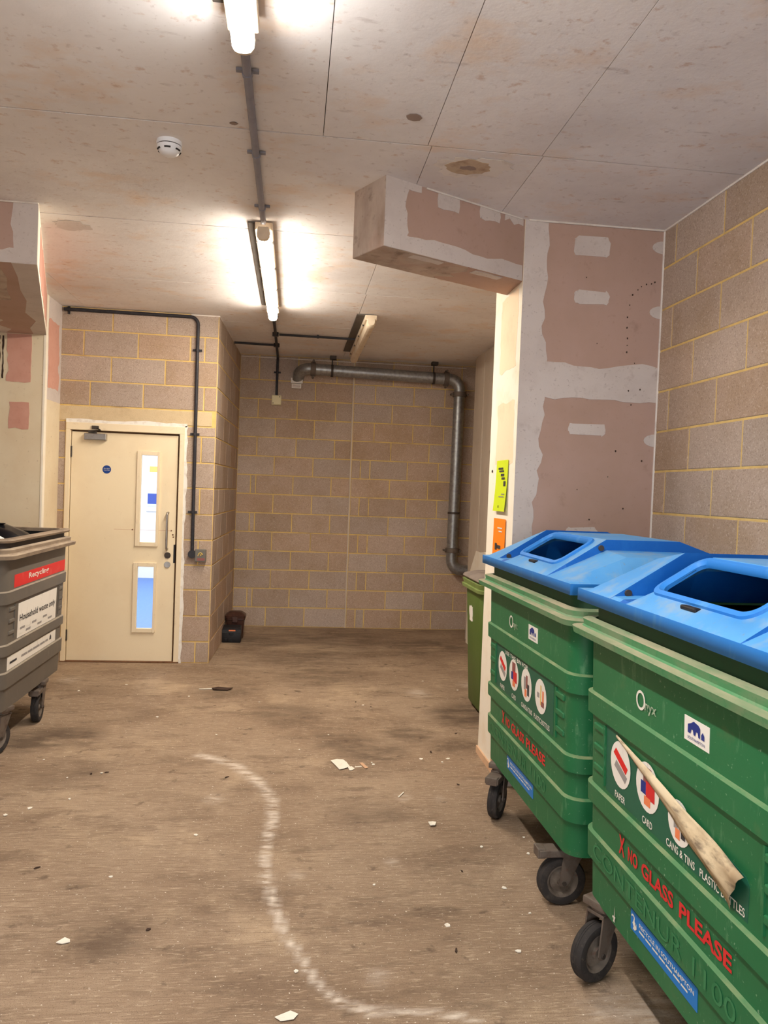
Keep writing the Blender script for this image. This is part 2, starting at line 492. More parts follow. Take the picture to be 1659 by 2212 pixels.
# ------------------------------------------------------------------ room dimensions (metres)
ZC = 3.23                       # ceiling
XR = 2.08                       # right block wall
YP = 4.275                      # face of the right pier
XP = 1.25                       # left side of the pier
YB = 9.30                       # back wall
YD = 7.32                       # wall with the door
CORNER = (-0.728, YD)
STUB_END = (-0.665, YB)
YREAR = -2.2
XLEFT = -4.3

# ------------------------------------------------------------------ floor
random.seed(4)


def seg_dist(p, a, b):
    ax, ay = a
    bx, by = b
    dx, dy = bx - ax, by - ay
    t = max(0, min(1, ((p[0] - ax) * dx + (p[1] - ay) * dy) / (dx * dx + dy * dy + 1e-9)))
    return math.hypot(p[0] - ax - t * dx, p[1] - ay - t * dy)


chalk_line = [(-.516, 4.806), (-.309, 4.674), (-.131, 4.362), (-.051, 4.1), (-.041, 3.868), (-.062, 3.662), (-.067, 3.433), (-.055, 3.268), (-.021, 3.082), (.019, 2.884), (.086, 2.707), (.146, 2.549), (.204, 2.464), (.305, 2.412), (.424, 2.405), (.526, 2.388), (.653, 2.347)]
chalk_w = [.06, .075, .06, .055, .05, .045, .045, .042, .035, .03, .028, .026, .03, .032, .02, .022, .02]
pale_spots = [(-.364, 4.126, .07, .7), (1.10, 6.30, .13, .7), (1.6, 6.58, .15, .6), (.35, 2.59, .06, .5), (-.9, 7.2, .06, .3), (-1.79, 6.66, .12, .6), (1.14, 2.33, .13, .75), (1.24, 2.35, .10, .75), (1.04, 2.34, .09, .6), (.50, 3.4, .05, .4), (.66, 4.14, .06, .7), (.86, 4.1, .05, .4), (.07, 3.30, .05, .4), (-1.1, 2.9, .12, .5)]
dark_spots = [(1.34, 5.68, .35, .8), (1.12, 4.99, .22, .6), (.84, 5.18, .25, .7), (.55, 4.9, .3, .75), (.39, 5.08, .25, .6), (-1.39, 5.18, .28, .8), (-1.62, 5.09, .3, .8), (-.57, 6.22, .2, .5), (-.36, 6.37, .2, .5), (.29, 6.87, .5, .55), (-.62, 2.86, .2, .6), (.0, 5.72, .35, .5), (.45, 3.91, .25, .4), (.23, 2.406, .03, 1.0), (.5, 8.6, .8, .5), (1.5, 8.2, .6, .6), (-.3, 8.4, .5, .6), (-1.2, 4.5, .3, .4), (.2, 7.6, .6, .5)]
xs = [XLEFT, -2.6] + [-2.6 + .025 * i for i in range(1, 189)] + [2.6]
ys = [YREAR - 3, 1.5] + [1.5 + .025 * i for i in range(1, 313)] + [9.6]
fv, ff, ch, dk = [], [], [], []
for y in ys:
    for x in xs:
        fv.append((x, y, 0))
        c = 0.0
        if -0.8 < x < .8 and y < 5:
            for i in range(len(chalk_line) - 1):
                d = seg_dist((x, y), chalk_line[i], chalk_line[i + 1])
                w = (chalk_w[i] + chalk_w[i + 1]) / 2
                c = max(c, max(0, 1 - d / (w * .85)) * 1.1)
        for (sx, sy, sr, sa) in pale_spots:
            d = math.hypot(x - sx, (y - sy) * .75)
            if d < sr:
                c = max(c, .8 * sa * (1 - d / sr))
        ch.append(min(1, c))
        e = 0.0
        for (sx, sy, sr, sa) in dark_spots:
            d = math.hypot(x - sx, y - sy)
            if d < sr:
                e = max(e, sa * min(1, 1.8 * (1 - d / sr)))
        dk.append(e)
nx = len(xs)
for j in range(len(ys) - 1):
    for i in range(nx - 1):
        ff.append((j * nx + i, j * nx + i + 1, (j + 1) * nx + i + 1, (j + 1) * nx + i))
me = bpy.data.meshes.new('floor')
me.from_pydata(fv, [], ff)
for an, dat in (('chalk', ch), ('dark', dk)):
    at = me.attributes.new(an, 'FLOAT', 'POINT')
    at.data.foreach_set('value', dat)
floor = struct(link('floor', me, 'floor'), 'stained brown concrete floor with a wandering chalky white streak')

# ------------------------------------------------------------------ ceiling with cast panels
mb = MB()
mb.box(XLEFT, YREAR, ZC + .018, 2.6, 9.6, ZC + .25)
ceiling = struct(build('ceiling', mb, 'ceiling_joint'), 'blotchy cast concrete ceiling with panel joints')
rows = [(YREAR, -.5), (-.5, .83), (.83, 2.15), (2.15, 3.48), (3.48, 4.80), (4.80, 6.18), (6.18, 7.52), (7.52, 9.6)]
offs = [.55, 1.1, .55, .55, .57, .52, .53, .54]
for ri, (y0, y1) in enumerate(rows):
    cuts = [XLEFT]
    cuts += [offs[ri] - 2.44, offs[ri]]
    if ri in (2, 3):
        cuts += [.08, 1.08]
    if ri == 4:
        cuts.append(1.09)
    cuts = sorted(cuts) + [2.6]
    for i in range(len(cuts) - 1):
        a, b = cuts[i], cuts[i + 1]
        if b - a < .08:
            continue
        g = .0016
        mb = MB()
        dz = random.uniform(0, .0004)
        mb.box(a + g, y0 + .005, ZC - dz, b - g, y1 - .005, ZC + .03)
        build('ceiling_panel', mb, 'ceiling', ceiling)


def ceil_patch(name, outline, m, t=.002):
    mb = MB()
    mb.prism(outline, lambda a, b, d: (a, b, ZC - .0025 - d), 0, t)
    return build(name, mb, m, ceiling)


def blob(cx, cy, rx, ry, seed, n=26, amp=.25):
    rnd = random.Random(seed)
    out, w = [], 0
    for k in range(n):
        w = .5 * w + rnd.uniform(-amp, amp) * .6
        a = 2 * PI * k / n
        out.append((cx + rx * (1 + w) * math.cos(a), cy + ry * (1 + w) * math.sin(a)))
    return out


p = ceil_patch('damp_patch', blob(.80, 3.665, .165, .115, 3, 34, .4), 'sealant', .001)
ceil_patch('damp_patch', blob(.775, 3.655, .11, .085, 8, amp=.2), 'damp_tan', .002)
ceil_patch('damp_patch', blob(.775, 3.66, .04, .022, 5, amp=.4), 'damp_dark', .003)
ceil_patch('damp_patch', blob(.445, 3.225, .035, .03, 6, 9), 'damp_dark', .001)
ceil_patch('damp_patch', blob(-.307, 3.43, .02, .015, 7, 9), 'damp_dark', .001)
ceil_patch('damp_patch', blob(-1.40, 4.99, .11, .10, 12, amp=.35), 'skim', .001)


# ------------------------------------------------------------------ block walls
block_cache = {}


def block_mesh(w, h, dep=.03, b=.0035):
    k = (round(w, 3), round(h, 3))
    if k not in block_cache:
        w, h = k
        vs = []
        for (ins, y) in ((0, 0), (0, -dep + b), (b, -dep)):
            vs += [(ins, y, ins), (w - ins, y, ins), (w - ins, y, h - ins), (ins, y, h - ins)]
        fs = [(8, 9, 10, 11)]
        for L0, L1 in ((0, 4), (4, 8)):
            for i in range(4):
                j = (i + 1) % 4
                fs.append((L0 + i, L0 + j, L1 + j, L1 + i))
        mb = MB()
        mb.add(vs, fs)
        me = mb.mesh('block')
        me.materials.append(M['block'])
        block_cache[k] = me
    return block_cache[k]


def block_wall(name, p0, p1, courses, label, z1=ZC, thick=.12, joint=.011, holes=None, proud=.003):
    """courses: (z0, z1, [x cuts]) in metres along the wall; blocks are proud of the mortar bed."""
    dx, dy = p1[0] - p0[0], p1[1] - p0[1]
    L = math.hypot(dx, dy)
    mb = MB()
    if holes:
        hx0, hx1, hz = holes
        mb.box(0, 0, 0, hx0, thick, z1)
        mb.box(hx1, 0, 0, L, thick, z1)
        mb.box(hx0, 0, hz, hx1, thick, z1)
    else:
        mb.box(0, 0, 0, L, thick, z1)
    w = build(name, mb, 'mortar', loc=(p0[0], p0[1], 0), rot=(0, 0, math.atan2(dy, dx)))
    struct(w, label)
    rnd = random.Random(name)
    for (za, zb, cuts) in courses:
        cs = sorted(cuts)
        for a, b in zip(cs[:-1], cs[1:]):
            if b - a < .03:
                continue
            if holes and zb > 0 and za < holes[2] - .02 and a > holes[0] - .01 and b < holes[1] + .01:
                continue
            g = joint / 2
            o = bpy.data.objects.new('block', block_mesh(b - a - joint, zb - za - joint))
            COL.objects.link(o)
            o.parent = w
            o.location = (a + g, .03 - proud - rnd.uniform(0, .0012), za + g)
    return w


# back wall, two lengths meeting at a movement joint
zl = [0.0, .232] + [.232 + .2253 * i for i in range(1, 14)]
zl = [z for z in zl if z < 3.1] + [ZC]
XB0 = STUB_END[0]
XJ = .69
cs_l, cs_r = [], []
for i in range(len(zl) - 1):
    if i % 2 == 0:
        cl = [XB0, XB0 + .435, XB0 + .895, XJ]
        cr = [XJ, .80, .915, 1.37, 1.75, 2.3]
        if i == 0:
            cl = [XB0, -.275, .185, XJ]
            cr = [XJ, .80, .905, 1.36, 1.73, 2.3]
        if i >= 10:
            cr = [XJ, .95, 1.42, 1.80, 2.3]
    else:
        cl = [XB0, XB0 + .165, XB0 + .225, .0, .455, XJ]
        cr = [XJ, 1.16, 1.63, 2.0, 2.3]
        if i >= 8:
            cl = [XB0, XB0 + .225, .02, .48, XJ]
    cs_l.append((zl[i], zl[i + 1], [c - XB0 for c in cl]))
    cs_r.append((zl[i], zl[i + 1], [c - XJ for c in cr]))
block_wall('wall_back', (XB0, YB), (XJ, YB), cs_l, 'shaded tan blockwork back wall beside the door stub, carrying the junction box')
wbr = block_wall('wall_back_right', (XJ, YB - .02), (2.3, YB - .02), cs_r, 'tan blockwork back wall behind the galvanised pipe')
mb = MB()
mb.box(-.016, -.002, 0, .0, .02, ZC)
build('movement_joint', mb, 'concrete', wbr)

# wall with the door
zd = [0, .2, .44, .685, .915, 1.15, 1.387, 1.63, 1.865, 2.107, 2.2]
X0 = -2.15
HX0, HX1 = -2.06, -1.0
cs = []
for i in range(len(zd) - 1):
    right = [HX1, -.855, CORNER[0]] if i in (0, 2, 4, 6, 8) else [HX1, CORNER[0]]
    cs.append((zd[i], zd[i + 1], [c - X0 for c in [X0, HX0]]))
    cs.append((zd[i], zd[i + 1], [c - X0 for c in right]))
for (za, zb, cc) in ((2.345, 2.568, [-1.86, -1.39, -.845]), (2.568, 2.797, [-1.68, -1.20]), (2.797, 3.025, [-1.926, -1.447, -.98, -.85]), (3.025, ZC, [-1.676, -1.197])):
    cs.append((za, zb, [c - X0 for c in [X0] + cc + [CORNER[0]]]))
wdoor = block_wall('wall_door', (X0, YD), CORNER, cs, 'tan blockwork wall around the cream door', holes=(HX0 - X0, HX1 - X0, 2.205))
mb = MB()
mb.bbox(.0, -.006, 2.206, -.765 - X0, .05, 2.338, .004)
build('lintel', mb, 'lintel', wdoor)

# short return wall running back from the door wall
Ls = math.hypot(STUB_END[0] - CORNER[0], STUB_END[1] - CORNER[1])
zs = [0, .2, .44, .685, .915, 1.15, 1.387, 1.63, 1.865, 2.107, 2.345, 2.568, 2.797, 3.025, ZC]
cs = []
for i in range(len(zs) - 1):
    c = [0] + ([.1, .57, 1.04, 1.51] if i % 2 else [.33, .80, 1.27, 1.74]) + [Ls]
    cs.append((zs[i], zs[i + 1], c))
block_wall('wall_stub', CORNER, STUB_END, cs, 'blockwork return wall running back from the door corner', thick=.1)

# right block wall
zr = [1.601 - .2345 * i for i in range(7, 0, -1)] + [1.601, 1.841, 2.069, 2.299, 2.534, 2.771, 3.008, ZC]
zr = [z for z in zr if z > .05]
zr = [0] + zr
cs = []
LR = YP - YREAR
for i in range(len(zr) - 1):
    odd = (len(zr) - 1 - i) % 2
    s = .14 if odd else .385
    c = [0]
    while s < LR:
        c.append(s)
        s += .49
    c.append(LR)
    cs.append((zr[i], zr[i + 1], c))
block_wall('wall_right', (XR, YP), (XR, YREAR), cs, 'pale speckled blockwork wall behind the green bins')

# plain walls the camera does not see, closing the space
mb = MB()
mb.box(XLEFT - .1, YREAR, 0, XLEFT, 6.88, ZC)
struct(build('wall_left', mb, 'outer_wall'), 'plain wall at the far left of the bay')
mb = MB()
mb.box(XLEFT, YREAR - .1, 2.35, 2.2, YREAR, ZC)
mb.box(XLEFT, YREAR - .1, 0, -2.6, YREAR, 2.35)
mb.box(1.0, YREAR - .1, 0, 2.2, YREAR, 2.35)
struct(build('wall_front', mb, 'outer_wall'), 'plain unseen front wall with an opening added for fill light behind the viewer')  # opening added out of view to let sky fill light in

# concrete column / side wall beyond the pier
mb = MB()
mb.bbox(2.03, 4.85, 0, 2.3, 8.25, ZC, .004)
mb.bbox(2.024, 8.256, 0, 2.3, 8.62, ZC, .004)
mb.bbox(2.036, 8.63, 0, 2.3, 8.72, ZC, .004)
struct(build('wall_right_rear', mb, 'concrete'), 'smooth concrete side wall beyond the pier, next to the pipe')
mb = MB()
mb.box(2.3, 8.6, 0, 2.4, 9.4, ZC)
struct(build('wall_right_end', mb, 'mortar'), 'end of the recess behind the concrete column')

# ------------------------------------------------------------------ right pier (plasterboard)
mb = MB()
mb.box(XP, YP, 0, XR + .15, 4.85, ZC)
pier = struct(build('wall_pier', mb, 'pink'), 'pink plasterboard pier with bare skim patches')


def pier_patch(outl, t=.0025, m='skim'):
    mb = MB()
    mb.prism(outl, lambda a, b, d: (a, YP - d, b), 0, t)
    return build('skim_patch', mb, m, pier)


pier_patch(ragged(XP, 0, 1.385, ZC, (0, .02, 0, 0), .045, 1))
pier_patch(ragged(XP + .01, 2.238, 2.078, 2.437, (.012, 0, .014, 0), .05, 2), .003)
for i, (a0, b0, a1, b1) in enumerate(((1.54, 3.05, 1.75, 3.16), (1.555, 2.78, 1.76, 2.858), (1.553, 2.03, 1.772, 2.102), (1.56, 1.43, 1.75, 1.505), (1.56, .8, 1.76, .87))):
    b = rrect(a1 - a0, b1 - b0, .028, 4, (a0 + a1) / 2, (b0 + b1) / 2)
    rnd = random.Random(i)
    pier_patch([(p[0] + rnd.uniform(-.006, .006), p[1] + rnd.uniform(-.006, .006)) for p in b])
for i, zc_ in enumerate((3.13, 2.758, 2.02, 1.40, .8)):
    pts = [(2.078, zc_ - .037)] + [(2.078 - .072 * math.sin(a), zc_ - .037 * math.cos(a)) for a in [PI * k / 8 for k in range(1, 8)]] + [(2.078, zc_ + .037)]
    pier_patch(pts)
# trail of dark flecks on the pier
rnd = random.Random(5)
mb = MB()
trail = [(2.03, 2.93), (2.01, 2.92), (1.98, 2.915), (1.95, 2.90), (1.93, 2.88), (1.90, 2.85), (1.885, 2.79), (1.875, 2.72), (1.875, 2.66), (1.88, 2.60), (1.88, 2.56), (1.88, 2.52), (1.93, 2.46), (1.62, 2.93), (1.70, 2.56), (1.90, 2.30), (1.97, 2.31), (1.92, 2.22), (1.84, 1.95), (1.80, 1.80), (1.62, 1.72), (1.90, 1.62), (2.0, 1.9), (1.7, 1.55)]
for (x, z) in trail:
    r = rnd.uniform(.002, .005)
    mb.prism([(x + r * math.cos(k * 1.05) * rnd.uniform(.6, 1.2), z + 1.3 * r * math.sin(k * 1.05)) for k in range(6)], lambda a, b, d: (a, YP - d, b), 0, .004)
o = build('dirt_fleck', mb, 'dark_scrap', pier)
o['kind'] = 'stuff'


def reveal_patch(name, a0, b0, a1, b1, m, amp, seed, t=.002):
    mb = MB()
    mb.prism(ragged(a0, b0, a1, b1, amp, .04, seed), lambda a, b, d: (XP - d, a, b), 0, t)
    return build(name, mb, m, pier)


reveal_patch('skim_patch', YP - .003, 0, 4.85, ZC, 'white_reveal', (0, 0, 0, 0), 1, .0015)
reveal_patch('board_face', 4.34, 2.42, 4.69, 2.86, 'peach', (.01, .012, .01, .012), 3, .0025)
reveal_patch('board_face', 4.33, 1.86, 4.70, 2.22, 'peach', (.01, .012, .01, .012), 4, .0025)
reveal_patch('board_face', 4.30, .02, 4.52, 1.2, 'wood_raw', (0, .02, .03, 0), 6, .0025)
mb = MB()
mb.box(XP - .012, 4.3, 0, XP - .002, 4.86, .045)
struct(build('baseboard_pier', mb, 'wood_raw'), 'low bare timber strip at the foot of the pier')

# ------------------------------------------------------------------ boxed beam running diagonally from the pier
A = Vector((.405, 3.836, 0))
dirb = Vector((.835, .44, 0)).normalized()
nrmb = Vector((-dirb.y, dirb.x, 0))
WB, LB, ZB = .285, 1.9, 2.885
beam = struct(build('ceiling_beam', MB().prism([(0, 0), (LB, 0), (LB, WB), (0, WB)], lambda a, b, d: tuple((A + dirb * a + nrmb * b + Vector((0, 0, d)))), ZB, ZC), 'pink'), 'boxed plasterboard beam jutting diagonally from the pier')
# the beam stops at the pier


def beam_face(outl, t=.0025, m='skim'):
    mb = MB()
    mb.prism(outl, lambda a, b, d: tuple(A + dirb * a - nrmb * d + Vector((0, 0, b))), 0, t)
    return build('skim_patch', mb, m, beam)


beam_face(ragged(0, ZB, .13, ZC, (0, .02, 0, 0), .03, 11))
beam_face(ragged(.10, ZB, .945, ZB + .085, (0, 0, .012, 0), .05, 12), .003)
beam_face(ragged(.33, 3.15, .47, ZC, (.008, .008, 0, .008), .03, 13))
beam_face(ragged(.62, 3.165, .76, ZC, (.012, .008, 0, .012), .03, 14))
beam_face(ragged(.80, 3.19, .94, ZC, (.02, 0, 0, .006), .03, 15))
beam_face(ragged(.13, 3.195, .22, ZC, (.01, .01, 0, 0), .03, 16), .003)
mb = MB()
mb.prism(ragged(0, ZB, WB, ZC, (0, 0, 0, 0), .1, 1), lambda a, b, d: tuple(A + nrmb * a - dirb * d + Vector((0, 0, b))), 0, .002)
build('end_board', mb, 'skim_dirty', beam)
mb = MB()
mb.prism(ragged(0, 0, .55, WB, (0, .06, 0, 0), .03, 19), lambda a, b, d: tuple(A + dirb * a + nrmb * b + Vector((0, 0, ZB - d))), 0, .002)
build('skim_patch', mb, 'skim_dirty', beam)
for s, k in ((.2, 31), (.62, 32)):
    mb = MB()
    mb.prism(ragged(s, .02, s + .2, .07, (.006, .02, .006, .02), .03, k), lambda a, b, d: tuple(A + dirb * a + nrmb * b + Vector((0, 0, ZB - d))), 0, .003)
    build('skim_patch', mb, 'skim', beam)

# ------------------------------------------------------------------ left bulkhead and wall under it
BK = [(-1.49, 4.64), (-2.12, 6.88), (XLEFT, 6.88), (XLEFT, 4.64)]
bulk = struct(build('ceiling_bulkhead', MB().prism(BK, lambda a, b, d: (a, b, d), 2.885, ZC), 'pink'), 'plasterboard bulkhead dropped from the ceiling at the left')


def bulk_front(outl, t=.0025, m='skim'):
    mb = MB()
    mb.prism(outl, lambda a, b, d: (a, 4.64 - d, b), 0, t)
    return build('skim_patch', mb, m, bulk)


bulk_front(ragged(-1.625, 2.885, -1.49, ZC, (0, 0, 0, .012), .04, 41))
bulk_front(ragged(-2.2, 2.885, -1.60, 2.965, (0, 0, .014, 0), .04, 42), .003)
sd = Vector((-.63, 2.24, 0)).normalized()
sn = Vector((sd.y, -sd.x, 0))
S0 = Vector((-1.49, 4.64, 0))


def bulk_side(outl, m, t):
    mb = MB()
    mb.prism(outl, lambda a, b, d: tuple(S0 + sd * a + sn * d + Vector((0, 0, b))), 0, t)
    return build('skim_patch', mb, m, bulk)


bulk_side([(0, 2.885), (2.32, 2.885), (2.32, ZC), (0, ZC)], 'white_reveal', .0015)
bulk_side(ragged(.35, 2.93, 2.2, 3.2, (.012, .02, .012, .02), .06, 44), 'pink_warm', .003)


def bulk_under(outl, m, t=.002):
    mb = MB()
    mb.prism(outl, lambda a, b, d: (a, b, 2.885 - d), 0, t)
    return build('skim_patch', mb, m, bulk)


bulk_under([(-1.49, 4.64), (-1.63, 4.64), (-1.70, 4.95), (-1.80, 5.3), (-1.86, 5.6), (-2.0, 6.0), (-2.02, 6.3), (-2.16, 6.6), (-2.22, 6.88), (-2.12, 6.88)], 'skim')
bulk_under([(-2.6, 5.9), (-2.20, 5.75), (-2.24, 6.0), (-2.30, 6.2), (-2.28, 6.35), (-2.40, 6.5), (-2.34, 6.7), (-2.45, 6.88), (-2.8, 6.88)], 'skim')
bulk_under([(-2.4, 4.7), (-1.72, 4.68), (-1.78, 5.0), (-1.9, 5.35), (-1.96, 5.6), (-2.2, 5.7), (-2.6, 5.75)], 'skim_dirty', .001)

mb = MB()
mb.box(XLEFT, 6.88, 0, -2.12, YD + .12, ZC)
wl = struct(build('wall_left_rear', mb, 'cream_wall'), 'cream painted wall left of the door with pink bare patches')


def wl_face(outl, m, t=.0025, name='bare_patch'):
    mb = MB()
    mb.prism(outl, lambda a, b, d: (a, 6.88 - d, b), 0, t)
    return build(name, mb, m, wl)


wl_face(ragged(-2.435, 2.48, -2.237, 2.88, (.01, .004, .0, .014), .04, 51), 'pink_warm')
wl_face(ragged(-2.405, 2.08, -2.245, 2.306, (.012, .006, .004, .008), .04, 52), 'pink_warm')
wl_face([(-2.135, 0), (-2.1195, 0), (-2.1195, 2.885), (-2.135, 2.885)], 'white_reveal', .004, 'corner_bead')
for x, k in ((-2.50, 60), (-2.47, 61)):
    wl_face(ragged(x, 2.5, x + .012, 2.86, (.004, .004, .004, .004), .02, k), 'dark_scrap', .003)


def wl_ret(outl, m, t=.0025, name='bare_patch'):
    mb = MB()
    mb.prism(outl, lambda a, b, d: (-2.12 + d, a, b), 0, t)
    return build(name, mb, m, wl)


wl_ret([(6.88, 2.35), (YD - .005, 2.35), (YD - .005, ZC), (6.88, ZC)], 'skim', .001, 'skim_patch')
wl_ret(ragged(6.95, 2.45, 7.24, 3.04, (.01, .025, .012, .012), .04, 53), 'pink_warm')
wl_ret([(6.88, 0), (6.93, 0), (6.93, ZC), (6.88, ZC)], 'white_reveal', .003, 'corner_bead')


# ------------------------------------------------------------------ sealant beads along the ceiling line
def bead(n, pts, r=.006):
    mb = MB()
    mb.tube(pts, r, 6)
    return struct(build('trim_%d' % n, mb, 'sealant'), 'thin white sealant bead along the ceiling line')


bead(1, [(XR - .004, YREAR, ZC - .004), (XR - .004, YP - .004, ZC - .004)], .007)
bead(2, [(XP + .02, YP - .006, ZC - .004), (XR - .004, YP - .006, ZC - .004)])
bead(3, [(XR - .004, YP - .004, 0), (XR - .004, YP - .004, ZC)], .007)
bead(4, [tuple(A + dirb * .25 - nrmb * .005 + Vector((0, 0, ZC - .004))), tuple(A + dirb * .93 - nrmb * .005 + Vector((0, 0, ZC - .004)))], .005)
bead(5, [(-.98, YD - .006, ZC - .006), (CORNER[0] + .004, YD - .006, ZC - .006), (STUB_END[0] + .004, YB - .01, ZC - .006)], .006)
bead(6, [(STUB_END[0] + .01, YB - .008, ZC - .03), (XJ, YB - .008, ZC - .03)], .005)
bead(7, [(XJ, YB - .03, ZC - .03), (2.05, YB - .03, ZC - .03)], .005)
bead(8, [(-2.4, 4.634, ZC - .004), (-1.49, 4.634, ZC - .004)], .005)

# ------------------------------------------------------------------ door set
door = empty('door_1', (0, 0, 0))
struct(door, 'cream painted fire door with two slim glazed panels')
LX0, LX1, LZ = -2.012, -1.067, 2.108
YF = YD - .006
# frame
mb = MB()
mb.bbox(-2.058, YF - .012, 0, LX0 - .006, YD + .10, LZ + .016, .003)
mb.bbox(LX1 + .018, YF - .012, 0, -1.003, YD + .10, LZ + .016, .003)
mb.bbox(-2.058, YF - .012, LZ + .016, -1.003, YD + .10, 2.19, .003)
fr = build('door_frame', mb, 'frame_paint', door)
mb = MB()
mb.box(LX0 - .02, YD + .055, 0, LX0 + .012, YD + .09, LZ + .01)
mb.box(LX1 - .012, YD + .055, 0, LX1 + .02, YD + .09, LZ + .01)
mb.box(LX0, YD + .055, LZ - .012, LX1, YD + .09, LZ + .02)
build('door_stop', mb, 'wood_dark', fr)
mb = MB()
rnd = random.Random(2)
mb.prism(ragged(-2.06, 2.19, -.985, 2.222, (0, 0, .006, 0), .06, 71), lambda a, b, d: (a, YF - .004 - d, b), 0, .004)
mb.prism(ragged(-1.003, 0, -.978, 2.20, (0, .008, 0, 0), .05, 72), lambda a, b, d: (a, YF - .004 - d, b), 0, .004)
build('paint_edge', mb, 'frame_edge', fr)
# leaf with openings
V1 = (-1.393, -1.241, 1.112, 1.921)
V2 = (-1.401, -1.247, .312, .893)
mb = MB()
yl0, yl1 = YD + .014, YD + .054
for (a0, b0, a1, b1) in ((LX0, .012, V2[0], LZ), (V1[1], .012, LX1, LZ), (V2[0], .012, V1[1], V2[2]), (V2[0], V2[3], V1[1], V1[2]), (V1[0], V1[3], V1[1], LZ)):
    mb.box(a0, yl0, b0, a1, yl1, b1)
mb.box(V2[0], yl0, V1[2], V1[0], yl1, LZ)
mb.box(V2[1], yl0, V2[2], V1[1], yl1, V2[3])
leaf = build('door_leaf', mb, 'door', door)
for (a0, a1, b0, b1) in (V1, V2):
    mb = MB()
    o_, i_ = .034, .004
    for (p0, q0, p1, q1) in ((a0 - o_, b0 - o_, a0 + i_, b1 + o_), (a1 - i_, b0 - o_, a1 + o_ * .6, b1 + o_), (a0 + i_, b0 - o_, a1 - i_, b0 + i_), (a0 + i_, b1 - i_, a1 - i_, b1 + o_)):
        mb.bbox(p0, yl0 - .018, q0, p1, yl0 + .02, q1, .003)
    bd = build('glazing_bead', mb, 'frame_paint', leaf)
    mb = MB()
    mb.box(a0 - .004, YD + .026, b0 - .004, a1 + .004, YD + .032, b1 + .004)
    build('glass_pane', mb, 'glass', leaf)
# pull handle and roses
mb = MB()
hx = -1.138
mb.tube(fillet([(hx, yl0, 1.395), (hx, yl0 - .055, 1.395), (hx, yl0 - .055, 1.06), (hx, yl0, 1.06)], .02), .0105, 12)
build('pull_handle', mb, 'steel', leaf, 40)
for z in (.999, .913):
    mb = MB()
    mb.lathe([(.0, -.014), (.012, -.014), (.012, -.010), (.027, -.010), (.029, -.006), (.029, 0)], lambda x, y, h: (-1.132 + x, yl0 + h, z + y), 20)
    build('lock_rose', mb, 'dark_metal' if z > .95 else 'steel', leaf, 40)
mb = MB()
mb.box(LX1 - .012, yl0 - .003, .93, LX1 + .002, yl1, 1.1)
build('lock_plate', mb, 'black_plastic', leaf)
mb = MB()
mb.bbox(-1.895, yl0 - .055, 2.035, -1.70, yl0, 2.095, .006)
cl = build('door_closer', mb, 'steel', leaf)
mb = MB()
mb.bbox(-1.86, yl0 - .05, 2.10, -1.79, yl0 - .015, 2.118, .003)
mb.tube([(-1.86, yl0 - .035, 2.112), (-1.74, yl0 - .09, 2.125), (-1.80, YF - .01, 2.15)], .007, 8)
mb.tube([(-1.80, yl0 - .035, 2.09), (-1.80, yl0 - .035, 2.125)], .014, 10)
mb.bbox(-1.83, YF - .03, 2.135, -1.77, YF - .01, 2.165, .003)
build('closer_arm', mb, 'dark_metal', cl)
for z in (1.924, .244):
    mb = MB()
    mb.tube([(LX0 - .002, yl0 - .007, z - .05), (LX0 - .002, yl0 - .007, z + .05)], .008, 10)
    build('hinge', mb, 'dark_metal', leaf)
mb = MB()
mb.lathe([(.038, .0), (.038, .0015)], lambda x, y, h: (-1.698 + x, yl0 - h, 1.773 + y), 24)
sg = build('round_sign', mb, 'blue_sign', leaf)
sg['label'] = 'round blue mandatory sign'
for s, z, w in (('Fire door', 1.776, .052), ('keep shut', 1.76, .052)):
    vs, fs = text_shape(s, w, .011)
    put_flat('lettering', vs, fs, lambda a, b, d: (-1.698 - w / 2 + a, yl0 - .0018 - d, z + b), 'white_print', sg, .0004)
# scratches and rust specks on the leaf
mb = MB()
mb.box(-1.62, yl0 - .0006, 1.226, -1.10, yl0, 1.229)
build('scratch', mb, 'tan_scrap', leaf)
for (x, z) in ((-1.455, 1.228), (-1.105, 1.228), (-1.09, 1.19), (-1.085, 1.17)):
    mb = MB()
    mb.prism(blob(x, z, .008, .007, int(x * 100) + 400, 8), lambda a, b, d: (a, yl0 - d, b), 0, .001)
    build('rust_spot', mb, 'wood_dark', leaf)
mb = MB()
mb.bbox(-2.06, YD - .02, 0, -1.0, YD + .10, .012, .003)
build('threshold', mb, 'wood_dark', door)

# corridor seen through the glass
mb = MB()
CX0, CX1, CY1 = -3.6, -.83, 13.8
mb.box(CX0 - .1, YD + .2, 0, CX0, CY1, 2.6)
mb.box(CX1, YD + .2, 0, CX1 + .05, CY1, 2.6)
mb.box(CX0, CY1, 0, CX1, CY1 + .1, 2.6)
mb.box(CX0, YD + .2, 2.6, CX1, CY1, 2.7)
mb.box(CX0, YD + .13, 0, HX0, YD + .2, 2.6)
mb.box(HX1, YD + .13, 0, CX1, YD + .2, 2.6)
mb.box(HX0, YD + .13, 2.2, HX1, YD + .2, 2.6)
struct(build('wall_corridor', mb, 'corr_wall'), 'bright white corridor walls beyond the door glass')
mb = MB()
mb.box(CX0, YD + .11, .0, CX1, CY1, .006)
struct(build('floor_corridor', mb, 'corr_floor'), 'blue carpet of the corridor beyond the door')
ld = bpy.data.lights.new('corridor_light', 'AREA')
ld.shape = 'RECTANGLE'
ld.size, ld.size_y = .6, 5.0
ld.energy = CORRIDOR_STRENGTH * 5.0
ld.color = (1.0, .97, .92)
lo = bpy.data.objects.new('corridor_light', ld)
COL.objects.link(lo)
lo.location = (-2.2, 10.6, 2.58)
nb = empty('notice_board', (-2.35, CY1 - .02, 0))
